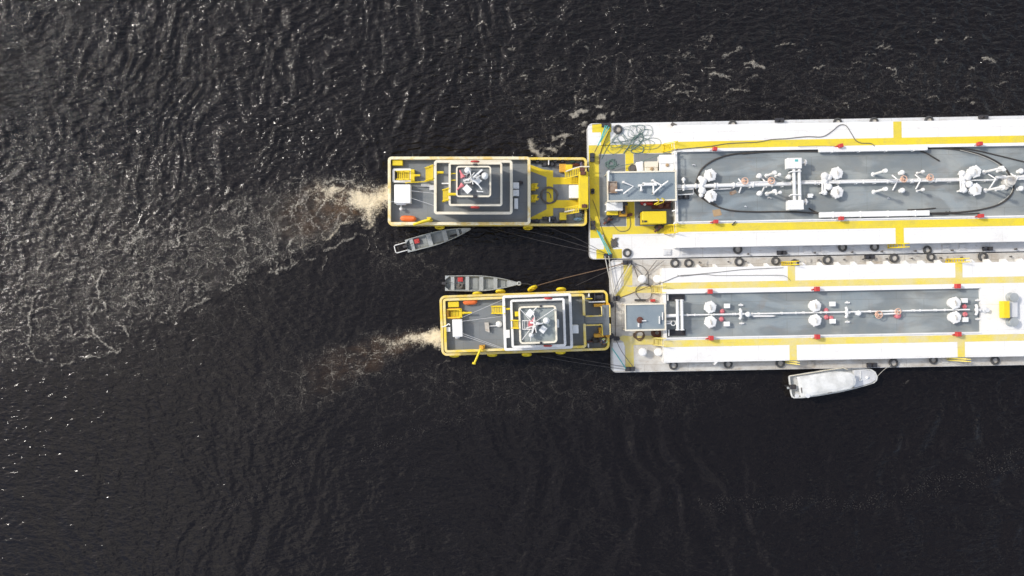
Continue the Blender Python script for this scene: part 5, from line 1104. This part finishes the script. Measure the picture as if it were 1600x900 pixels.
# tangled rope
rq = random.Random(12)
zr_ = ZD + .06
pt = [(951, 306 - 60), (960, 238), (948, 255), (953, 262)][:0]
pts = []
for k in range(70):
    f = k / 69; a = k * 1.55 + rq.uniform(-.5, .5)
    cx = 985 + 22 * math.sin(f * 5.1) ; cy = 214 + 14 * math.sin(f * 7.3 + 1)
    rr = rq.uniform(5, 19); pts.append((cx + rr * math.cos(a) * 1.15, max(197, cy + rr * math.sin(a) * .8), zr_ + .09 * rq.random()))
pts = [p if p[0] < 1030 else (1030 - rq.random() * 5, p[1], p[2]) for p in pts]
pts += [(1015, 216, zr_), (1030, 218, zr_), (1032, 226, zr_), (1024, 232, zr_), (1005, 233, zr_), (985, 232, zr_)]
rope(pts, .018, 'ropeg', 'rope_tangle', 'big loose tangle of thin dark green rope on the upper white deck corner', 'rope')
rope([(974, 240, zr_), (985, 225, zr_ + .1), (993, 215, zr_ + .1), (1001, 208, zr_), (1005, 216, zr_), (996, 228, zr_), (986, 235, zr_), (990, 239, zr_), (1003, 238, zr_), (1005, 230, zr_), (995, 226, zr_), (986, 230, zr_)], .045, 'ropeg', 'rope', 'thicker green rope coil on the yellow stripe below the big tangle', 'rope')
pts = [(955 + 9 * math.cos(k * 1.9) * rq.uniform(.4, 1.3), 256 + 7 * math.sin(k * 1.9) * rq.uniform(.5, 1.3), zr_ + .05 * rq.random()) for k in range(22)]
rope(pts + [(950, 268 - 4, zr_)], .028, 'ropeg', 'rope', 'green rope heap on the grey deck above the deckhouse', 'rope')
rope([(955, 264, zr_ + .3), (970, 259, zr_ + .4), (1000, 253, zr_ + .6), (1035, 240, zr_ + .9), (1050, 236, ZT)], .03, 'ropeg', 'rope', 'straight green line running from the rope heap to the trunk steps', 'rope')
rope([(952, 204, zr_), (944, 222, zr_), (938, 240, zr_), (936, 256, zr_)], .03, 'ropeb', 'rope', 'brown rope hanging down from the corner bollard beside the teal lashing', 'rope')
rope([(990, 216, zr_), (970, 222, zr_), (955, 223, zr_), (948, 232, zr_), (940, 248, zr_)], .022, 'ropeg', 'rope', 'thin line trailing left from the big tangle over the yellow stripe', 'rope')
for i, (a, b) in enumerate((((949, 196), (934, 228)), ((952, 198), (938, 222)), ((946, 196), (940, 214)))):
    rope([(*a, ZD + .55), (*b, ZD + .5)], .05, 'teal', 'lashing_rope', ['teal lashing rope from the upper corner bollard, longest strand', 'teal lashing rope from the upper corner bollard, right strand', 'teal lashing rope from the upper corner bollard, short left strand'][i], 'rope', group='teal lashings')
rope([(934, 228, ZD + .5), (929, 238, ZD + .5)], .04, 'ropeb', 'rope', 'short brown rope end between the teal lashing and the left bollard', 'rope')
for i, (a, b) in enumerate((((933, 360), (952, 398)), ((936, 362), (955, 397)))):
    rope([(*a, ZD + .5), (*b, ZD + .5)], .06, 'teal', 'lashing_rope', ['teal lashing rope to the lower corner bollard, left strand', 'teal lashing rope to the lower corner bollard, right strand'][i], 'rope', group='teal lashings')
rope([(922, 340, 2.3), (928, 350, ZD + .5), (934, 361, ZD + .5)], .035, 'ropeb', 'rope', 'brown rope from the longer tug knee to the lower teal lashing', 'rope')
pts = [(960 + 5.5 * math.cos(k * 2.3) * rq.uniform(.6, 1.2), 379 + 8 * math.sin(k * 1.9) * rq.uniform(.6, 1.2), zr_ + .05 * rq.random()) for k in range(26)]
rope(pts, .03, 'cable', 'rope_coil', 'small grey rope coil beside the lower teal lashing', 'rope')
rope([(926, 312, zr_), (932, 328, zr_), (938, 350, zr_), (945, 370, zr_), (955, 390, zr_)], .022, 'ropeb', 'rope', 'thin brown line along the yellow stripe toward the lower corner', 'rope')
rope([(984, 338, zr_), (985, 352, zr_), (980, 360, zr_), (968, 361, zr_), (958, 352, zr_), (950, 345, zr_)], .025, 'cable', 'cable', 'thin cable arc from the dark crate round to the pump', 'cable')
for i, (pts, mt) in enumerate((([(945, 400, 1.7), (958, 462, 1.7)], 'ropew'), ([(951, 400, 1.7), (961, 463, 1.7)], 'ropew'), ([(985, 412, 1.7), (962, 455, 1.65), (957, 464, 1.6)], 'ropew'), ([(983, 411, 1.7), (966, 440, 1.65), (959, 460, 1.6)], 'cable'), ([(987, 412, 1.7), (1006, 432, zr_)], 'cable'), ([(989, 413, zr_), (999, 440, zr_)], 'cable'), ([(992, 412, zr_), (1005, 417, zr_), (1012, 427, zr_), (1014, 445, zr_)], 'cable'))):
    lb = ['pale mooring line between the barge corners, left strand', 'pale mooring line between the barge corners, right strand', 'pale line from the top bollard to the left bollard of the smaller barge', 'dark line from the top bollard to the left bollard of the smaller barge', 'straight dark line from the top bollard to the upper left ventilator', 'thin dark line ending left of the upper left ventilator', 'curved dark line from the top bollard round the ventilators'][i]
    rope(pts, .045 if mt == 'ropew' else .028, mt, 'mooring_line', lb, 'rope')
rope([(1026, 407, 1.5), (1016, 420, 1.5), (1007, 432, 1.5)], .03, 'cable', 'mooring_line', 'grey wire between the seam and the upper left ventilator', 'rope')
rope([(1038, 407, 1.5), (1022, 419, 1.5), (1009, 430, 1.5)], .022, 'cable', 'mooring_line', 'thin wire just right of the grey wire by the ventilator', 'rope')
c = P(1006, 456, ZD); t = MB(); t.tube([(c.x + .78 * math.cos(a * .26) + .05 * math.sin(a), c.y + .78 * math.sin(a * .26), ZD + .06 + .002 * a) for a in range(60)], .02, 6); single(t, 'rope_coil', M['cable'], 'wide thin cable ring on the deck behind the smaller deckhouse', 'cable ring')
rope([(965, 466, zr_), (980, 461, zr_), (1000, 453, zr_), (1018, 446, ZD + .5)], .03, 'ropeb', 'rope', 'brown line from the left bollard to the steps of the smaller barge', 'rope')
rope([(956, 544, 1.6), (964, 555, 1.6), (978, 576, 1.6)], .05, 'teal', 'lashing_rope', 'teal lashing at the lower left corner of the smaller barge', 'rope', group='teal lashings')
rope([(963, 532, 1.6), (972, 550, 1.5), (990, 574, 1.5)], .028, 'cable', 'mooring_line', 'dark line from the lower left bollard to the corner bollard', 'rope')
rope([(962, 472, zr_), (961.5, 500, zr_), (962, 526, zr_)], .03, 'cable', 'mooring_line', 'dark line along the left deck edge between the two small bollards', 'rope')
pts = [(999 + 9 * math.cos(k * 1.2) * rq.uniform(.5, 1.2), 524 + 9 * math.sin(k * 1.2) * rq.uniform(.5, 1.0), zr_ + .05 * rq.random()) for k in range(26)]
rope(pts, .028, 'ropeb', 'rope_heap', 'loose brown rope heap below the smaller deckhouse', 'rope')
t = MB(); c = P(1026, 520, ZD)
for k in range(3): t.tube([(c.x + (.5 - .12 * k) * math.cos(a * .35), c.y + (.42 - .1 * k) * math.sin(a * .35), ZD + .08 + .08 * k) for a in range(18)], .06, 6, True)
single(t, 'rope_coil', M['rust'], 'round rusty brown coil by the lower steps of the smaller barge', 'rope coil')
# wires from the tugs to the barge corners
for i, (pts, r, mt, lb) in enumerate((([(768, 357, 1.4), (860, 380, 1.6), (945, 398, 1.7)], .022, 'wire', 'dark towing wire from the longer tug side to the larger barge corner, left strand'),
        ([(800, 356, 1.4), (870, 372, 1.6), (944, 395, 1.7)], .02, 'wire', 'dark towing wire from the longer tug side to the larger barge corner, middle strand'),
        ([(850, 353, 1.4), (900, 372, 1.6), (946, 396, 1.7)], .02, 'wire', 'dark towing wire from the longer tug side to the larger barge corner, right strand'),
        ([(826, 450, 1.5), (880, 435, 1.3), (955, 417, 1.6), (974, 411, 1.7)], .045, 'ropeb', 'reddish brown towing rope from the shorter tug upper side to the barge corner'),
        ([(900, 446, 1.5), (940, 428, 1.5), (973, 413, 1.7)], .02, 'wire', 'thin dark wire right of the reddish towing rope'),
        ([(846, 557, 1.4), (910, 568, 1.4), (976, 577, 1.6)], .024, 'wire', 'grey towing wire from the shorter tug lower side to the barge corner, lower strand'),
        ([(870, 555, 1.4), (920, 564, 1.4), (976, 573, 1.6)], .024, 'wire', 'grey towing wire from the shorter tug lower side to the barge corner, upper strand'),
        ([(905, 199, 1.6), (925, 195, 1.7), (942, 193, 1.7)], .02, 'wire', 'thin wire leaving the upper barge corner to the left'),
        ([(1370, 589, 1.0), (1381, 578, 1.3), (1392, 570, 1.5)], .022, 'ropew', 'thin bow line from the motorboat to a deck tyre'),
        ([(811, 443, .9), (826, 444, 1.2), (834, 448, 1.6)], .022, 'wire', 'short bow line of the grey skiff above the shorter tug'),
        ([(734, 358, .9), (742, 355, 1.4)], .02, 'wire', 'short bow line of the skiff below the longer tug'))):
    rope(pts, r, mt, 'mooring_line' if i > 7 else 'towing_line', lb, 'rope')

# ------------------------------------------------------------------ boats
def skiff(stern, bow, halfw, label, seats, can, frame=False, buoy_=False):
    s_, b_ = P(*stern, .5), P(*bow, .5); s_.z = b_.z = 0; L_ = (b_ - s_).length; u = (b_ - s_).normalized(); v = Vector((-u.y, u.x, 0))
    root = empty('skiff', (s_ + b_) / 2, label, 'skiff', 'aluminium skiffs beside the tugs'); W = halfw / PX
    N_ = 18
    def hw(t): return W * (.93 + .07 * math.sin(t * 3)) * (1 - max(0, (t - .35) / .65) ** 2.1 * .93)
    def sec(t, ins, zb_, zt):
        c = s_ + u * (L_ * t); h = max(hw(t) - ins, .01); hb = h * .72; sh = .12 * t * t
        return [c + v * h + Vector((0, 0, zt + sh)), c + v * hb + Vector((0, 0, zb_ + sh)), c - v * hb + Vector((0, 0, zb_ + sh)), c - v * h + Vector((0, 0, zt + sh))]
    mb = MB(); vs = []; fs = []
    for i in range(N_ + 1): vs += sec(i / N_, 0, -.15, .5)
    for i in range(N_ + 1): vs += sec(min(i / N_, .985), .05, .10, .5)
    o = 4 * (N_ + 1)
    for i in range(N_):
        for k in range(3): fs.append([4 * i + k, 4 * i + k + 1, 4 * i + k + 5, 4 * i + k + 4]); fs.append([o + 4 * i + k + 1, o + 4 * i + k, o + 4 * i + k + 4, o + 4 * i + k + 5])
        fs.append([4 * i, 4 * i + 4, o + 4 * i + 4, o + 4 * i]); fs.append([4 * i + 3, o + 4 * i + 3, o + 4 * i + 7, 4 * i + 7])
    fs.append([0, 1, 2, 3]); fs.append([o + 3, o + 2, o + 1, o]); fs.append([0, o, o + 3, 3])
    mb.add(vs, fs); 
    for k in (1, 3, 5, 7, 9, 11, 13, 15):     # floor ribs
        t = k / 16; c = s_ + u * (L_ * t); h = hw(t) * .7; mb.wbox((c.x, c.y, .125 + .12 * t * t), (.05, h * 2, .05), math.atan2(u.y, u.x))
    mb.build('hull', M['aluf'], root)
    g = MB()
    for sg in (-1, 1): g.tube([s_ + u * (L_ * t) + v * hw(t) * sg + Vector((0, 0, .5 + .12 * t * t)) for t in [i / N_ for i in range(N_ + 1)]], .045, 6)
    g.build('gunwale', M['alu'], root)
    ang = math.atan2(u.y, u.x)
    for t, wd in seats:
        c = s_ + u * (L_ * t); q = MB(); q.wbox((c.x, c.y, .42 + .1 * t * t), (wd, hw(t) * 1.94, .05), ang); q.build('bench_seat', M['alu'], root)
    q = MB()
    f0 = .86; c0 = s_ + u * (L_ * f0); c1 = s_ + u * (L_ * .992)
    q.add([c0 + v * hw(f0) * .95 + Vector((0, 0, .575)), c0 - v * hw(f0) * .95 + Vector((0, 0, .575)), c1 - v * hw(.992) + Vector((0, 0, .62)), c1 + v * hw(.992) + Vector((0, 0, .62))], [[0, 1, 2, 3]]); q.build('fore_deck', M['alu'], root)
    for sg in (-1, 1):
        q = MB(); a = s_ + v * W * sg * .93; q.add([a + Vector((0, 0, .53)), a + u * .42 * (1) + Vector((0, 0, .53)), a - v * sg * .36 + Vector((0, 0, .53))], [[0, 1, 2] if sg < 0 else [0, 2, 1]])
        q.add([a + Vector((0, 0, .51)), a + u * .42 + Vector((0, 0, .51)), a - v * sg * .36 + Vector((0, 0, .51))], [[0, 1, 2] if sg > 0 else [0, 2, 1]]); q.build('stern_knee', M['alu'], root)
    # outboard motor
    c = s_ + u * .02
    m_ = MB(); m_.wbox((c.x - u.x * .1, c.y - u.y * .1, .72), (.42, .26, .3), ang); m_.wbox((c.x - u.x * .14, c.y - u.y * .14, .3), (.12, .1, .9), ang); m_.tube([c + u * .1 + Vector((0, 0, .68)), c + u * .7 + v * .1 + Vector((0, 0, .72))], .03, 6); m_.build('outboard_motor', M['dark'], root, .04)
    if frame:
        f = MB(); w2 = .38; f.tube([s_ + v * w2 + Vector((0, 0, .45)), s_ - u * 1.05 + v * w2 + Vector((0, 0, .45)), s_ - u * 1.15 + v * (w2 - .1) + Vector((0, 0, .45)), s_ - u * 1.15 - v * (w2 - .1) + Vector((0, 0, .45)), s_ - u * 1.05 - v * w2 + Vector((0, 0, .45)), s_ - v * w2 + Vector((0, 0, .45))], .05, 8); f.build('motor_guard', M['white'], root)
    if buoy_:
        f = MB(); c = b_; f.tube([(c.x + .15 * math.cos(a * .63), c.y + .15 * math.sin(a * .63), .68) for a in range(10)], .09, 8, True); f.build('bow_fender', M['alu'], root)
    cc = s_ + u * (L_ * can[0]) + v * (W * can[1])
    f = MB(); f.wbox((cc.x, cc.y, .13 + .16), (.5, .42, .28), ang); f.lathe((cc.x + .1, cc.y, .43), [(.05, 0), (.05, .06)], 8)
    single(f, 'fuel_can', M['red'], can[2], 'fuel can', 'red fuel cans in the skiffs', bevel=.05)
    return root, s_, u, v, L_, W
sk1 = skiff((635, 384.8), (735.5, 357.5), 10.2, 'grey aluminium skiff with a white motor guard below the longer tug', [(.09, .35), (.36, .45), (.60, .45), (.80, .25)], (.17, .35, 'red fuel can in the skiff with the motor guard'), frame=True)
sk2 = skiff((695.5, 442.6), (811, 443), 12.0, 'longer grey aluminium skiff with round bow fender above the shorter tug', [(.10, .35), (.30, .35), (.49, .38), (.68, .38), (.86, .3)], (.205, .5, 'red fuel can in the longer skiff'), buoy_=True)
_, s_, u, v, L_, W = sk2
c = s_ + u * (L_ * .205) - v * (W * .35); t = MB(); t.wbox((c.x, c.y, .25), (.75, .55, .2), .1); t.ball((c.x - .1, c.y + .1, .4), .14, 8); t.ball((c.x + .15, c.y - .08, .42), .16, 8); t.wbox((c.x + .2, c.y + .1, .4), (.2, .15, .12), .7)
single(t, 'gear_box', M['cable'], 'grey box of gear beside the fuel can in the longer skiff', 'gear box', bevel=.03)
_, s_, u, v, L_, W = sk1
c = s_ + u * (L_ * .72) - v * (W * .25); t = MB(); t.tube([c - u * .35 + Vector((0, 0, .25)), c + u * .35 + Vector((0, 0, .28))], .08, 8); single(t, 'paddle_roll', M['dark'], 'black rolled bundle near the bow of the skiff below the longer tug', 'bundle')

# covered motorboat
mbt = empty('motorboat', P(1302, 604, 0), 'white motorboat with long white canopy moored under the smaller barge', 'motorboat')
def mpt(a, b, z): return P(1215 + a / 9.41, 565 + b / 9.41, z)
hullp = [(165, 225), (185, 205), (400, 170), (700, 118), (1000, 100), (1250, 100), (1380, 112), (1440, 150), (1475, 225), (1462, 280), (1420, 318), (1300, 355), (1120, 405), (900, 455), (600, 505), (380, 536), (240, 540), (210, 525), (195, 480)]
ctr = mpt(800, 300, .9)
top = [mpt(a, b, .9) for a, b in hullp]; n = len(top); t = MB(); vs = []; fs = []
rings = [(.62, -.5), (.86, -.05), (.97, .5), (1.0, .82), (1.0, .9), (.955, .93), (.93, .88), (.92, .45)]
for sc_, zz in rings:
    for p in top: q = ctr + (p - ctr) * 1.0; d = Vector((p.x - ctr.x, p.y - ctr.y, 0)); k_ = sc_; vs.append((ctr.x + d.x * (1 - (1 - k_) * .45), ctr.y + d.y * k_, zz))
for i in range(len(rings) - 1):
    for k in range(n): fs.append([i * n + k, i * n + (k + 1) % n, (i + 1) * n + (k + 1) % n, (i + 1) * n + k][::-1])
fs.append([(len(rings) - 1) * n + k for k in range(n)][::-1]); t.add(vs, fs)
t.build('hull', M['canvas'], mbt)
t = MB(); t.prism([(1215 + a / 9.41, 565 + b / 9.41) for a, b in [(1120, 125), (1250, 118), (1370, 130), (1430, 165), (1455, 225), (1440, 275), (1400, 305), (1280, 345), (1130, 385)]], .5, .93, .93); t.build('fore_deck', M['white2'], mbt, .04)
t = MB(); q = mpt(1320, 235, 1); t.ball((q.x, q.y, .95), .16, 10); q = mpt(1225, 275, 1); t.ball((q.x, q.y, .95), .14, 10); t.tube([mpt(1225, 130, 1.0), mpt(1228, 280, 1.0)], .03, 6); t.build('hatch', M['plastic'], mbt)
t = MB(); rp = [(290, 225), (500, 195), (750, 162), (950, 148), (1080, 165), (1135, 215), (1158, 280), (1140, 345), (1080, 400), (900, 440), (600, 492), (380, 528), (345, 520), (330, 470)]
tp_ = [mpt(a, b, 2.1) for a, b in rp]; cc = mpt(740, 330, 2.1); vs = []; n = len(tp_); fs = []
for sc_, zz in ((1.0, 1.98), (1.0, 2.06), (.9, 2.13), (.6, 2.2), (.2, 2.22)):
    for p in tp_: vs.append((cc.x + (p.x - cc.x) * sc_, cc.y + (p.y - cc.y) * sc_, zz))
for i in range(4):
    for k in range(n): fs.append([i * n + k, i * n + (k + 1) % n, (i + 1) * n + (k + 1) % n, (i + 1) * n + k][::-1])
fs.append([4 * n + k for k in range(n)][::-1]); fs.append([k for k in range(n)]); t.add(vs, fs, False); t.build('canopy', M['canvas'], mbt)
for a, b in ((345, 240), (600, 205), (900, 165), (380, 510), (650, 470), (950, 425)):
    t = MB(); q = mpt(a, b, 2.0); t.tube([(q.x, q.y, .88), (q.x, q.y, 1.99)], .035, 6); t.build('canopy_post', M['white'], mbt)
t = MB(); t.tube([mpt(180, 212, 1.25), mpt(450, 172, 1.3), mpt(750, 122, 1.3), mpt(960, 92, 1.35), mpt(1030, 118, 1.3)], .045, 6); t.build('side_rail', M['cream'], mbt)
q = mpt(215, 370, 1.0); t = MB(); t.wbox((q.x, q.y, 1.1), (.62, .42, .42), .1); t.wbox((q.x - .3, q.y, .5), (.22, .16, 1.2), .1); t.build('outboard_motor', M['dark'], mbt, .06)
t = MB(); q = mpt(165, 385, 1.0); t.wbox((q.x, q.y, 1.0), (.35, .22, .18), .1); t.build('motor_cowl', M['alu'], mbt, .04)
t = MB(); q = mpt(285, 500, .95); t.lathe((q.x, q.y, .93), [(.22, 0), (.22, .03)], 14); q = mpt(445, 500, 2.15); t.lathe((q.x, q.y, 2.12), [(.22, 0), (.22, .04)], 14); t.build('deck_plate', M['white2'], mbt)
t = MB(); q = mpt(352, 420, 2.1); t.wbox((q.x, q.y, 2.12), (.1, .5, .06), .1); q = mpt(765, 450, 2.1); t.wbox((q.x, q.y, 2.1), (.4, .12, .06), .25); t.build('canopy_fitting', M['cable'], mbt)

# ------------------------------------------------------------------ the crewman
def skinned(name, verts, edges, radii, mat, parent, sub=2, root=0):
    me = bpy.data.meshes.new(name); me.from_pydata(verts, edges, []); me.materials.append(mat)
    o = bpy.data.objects.new(name, me); COL.objects.link(o); o.parent = parent
    sk = o.modifiers.new('skin', 'SKIN'); sk.use_smooth_shade = True
    lay = me.skin_vertices[0].data if me.skin_vertices else None
    if lay is None:
        bpy.context.view_layer.objects.active = o
    for i, r_ in enumerate(radii):
        rr = r_ if isinstance(r_, tuple) else (r_, r_); lay[i].radius = rr; lay[i].use_root = (i == root)
    su = o.modifiers.new('smooth', 'SUBSURF'); su.levels = sub; su.render_levels = sub
    return o
def crewman():
    # seated at the lower bow corner, back to the barge, knees towards lower left
    base = P(946.3, 529.5, 1.2 + .45); base.z = 1.2
    r = empty('person', base, 'person in lime top and blue jeans seated at the shorter tug lower bow corner', 'person')
    f = Vector((-.66, -.75, 0)).normalized(); l = Vector((-f.y, f.x, 0)) * -1; up = Vector((0, 0, 1))     # forward, left
    def q(a, b, c): return tuple(f * a + l * b + up * c)
    V = [q(0, 0, .50), q(.02, 0, .66), q(.08, 0, .84), q(.13, 0, 1.00), q(.15, 0, 1.09), q(.18, 0, 1.15), q(.20, 0, 1.23), q(.19, 0, 1.31)]
    Rr = [.15, .14, (.155, .13), .12, .06, .075, .10, .08]; E = [(i, i + 1) for i in range(7)]
    Vs, Rs, Es = V[:5], Rr[:4] + [.07], [(0, 1), (1, 2), (2, 3), (3, 4)]
    Vj, Rj, Ej = [q(0, 0, .52)], [.16], []
    hands = []
    for sg in (-1, 1):
        i = len(V); sh = q(.11, .18 * sg, 1.00); el = q(.22, .26 * sg, .78); wr = q(.42, .16 * sg, .68); V += [sh, el, wr, q(.49, .13 * sg, .66)]; Rr += [.06, .045, .032, .04]
        E += [(3, i), (i, i + 1), (i + 1, i + 2), (i + 2, i + 3)]
        for k in range(5):
            j = len(V); off = (k - 2) * .019
            if k == 0: V += [q(.49, (.13 - .05 * 1) * sg, .655), q(.52, (.13 - .07) * sg, .64)]
            else: V += [q(.545, .13 * sg + off, .65), q(.575 - abs(k - 2.5) * .008, .13 * sg + off, .625)]
            Rr += [.010, .008]; E += [(i + 3, j), (j, j + 1)]
        js = len(Vs); Vs += [sh, el, q(.30, .22 * sg, .74)]; Rs += [.078, .062, .055]; Es += [(3, js), (js, js + 1), (js + 1, js + 2)]
        h = len(V); hip = q(.02, .10 * sg, .50); kn = q(.44, .16 * sg, .52); an = q(.50, .15 * sg, .10); toe = q(.66, .17 * sg, .05); V += [hip, kn, an, toe]; Rr += [.09, .06, .04, .035]
        E += [(0, h), (h, h + 1), (h + 1, h + 2), (h + 2, h + 3)]
        jj = len(Vj); Vj += [hip, kn, q(.49, .15 * sg, .16)]; Rj += [.105, .078, .062]; Ej += [(0, jj), (jj, jj + 1), (jj + 1, jj + 2)]
        sh_ = MB(); a = Vector(q(.50, .15 * sg, .06)) + base; b_ = Vector(q(.70, .17 * sg, .04)) + base; sh_.tube([a, a.lerp(b_, .5), b_], .05, 8, taper=.7); sh_.build('shoe', M['dark'], r)
    body = skinned('body', V, E, Rr, M['skin'], r)
    skinned('shirt', Vs, Es, Rs, M['shirt'], r); skinned('jeans', Vj, Ej, Rj, M['jeans'], r)
    t = MB(); hc = Vector(q(.185, 0, 1.29)) + base; t.lathe(tuple(hc), [(.118, -.06), (.125, 0), (.11, .06), (.07, .095), (.01, .108)], 14, True); t.build('hair', M['hair'], r)
    t = MB()
    for sg in (-1, 1): e_ = Vector(q(.285, .035 * sg, 1.235)) + base; t.ball(tuple(e_), .014, 6)
    t.build('eyes', M['dark'], r)
    t = MB(); e_ = Vector(q(.305, 0, 1.205)) + base; t.ball(tuple(e_), .018, 6)
    for sg in (-1, 1): e_ = Vector(q(.195, .10 * sg, 1.22)) + base; t.ball(tuple(e_), .022, 6)
    t.build('nose_and_ears', M['skin'], r)
    vst = MB(); vb = Vector(q(.20, 0, .86)) + base; vst.wbox((vb.x, vb.y, base.z + .84), (.14, .34, .34), math.atan2(f.y, f.x)); vst.build('apron', M['shirtw'], r, .05)
    # the bollard seat he sits on
    s_ = MB(); s_.wbox((base.x + .02, base.y, 1.2 + .18), (.5, .42, .34), math.atan2(f.y, f.x)); single(s_, 'stool', M['yelloworange'], 'low orange stool under the seated crewman', 'stool', bevel=.03)
crewman()
bundle(931, 531.5, 6.5, 5.5, 1.22, 'cable', 'large dark grey cover heaped in front of the seated crewman', 'cover', .55)
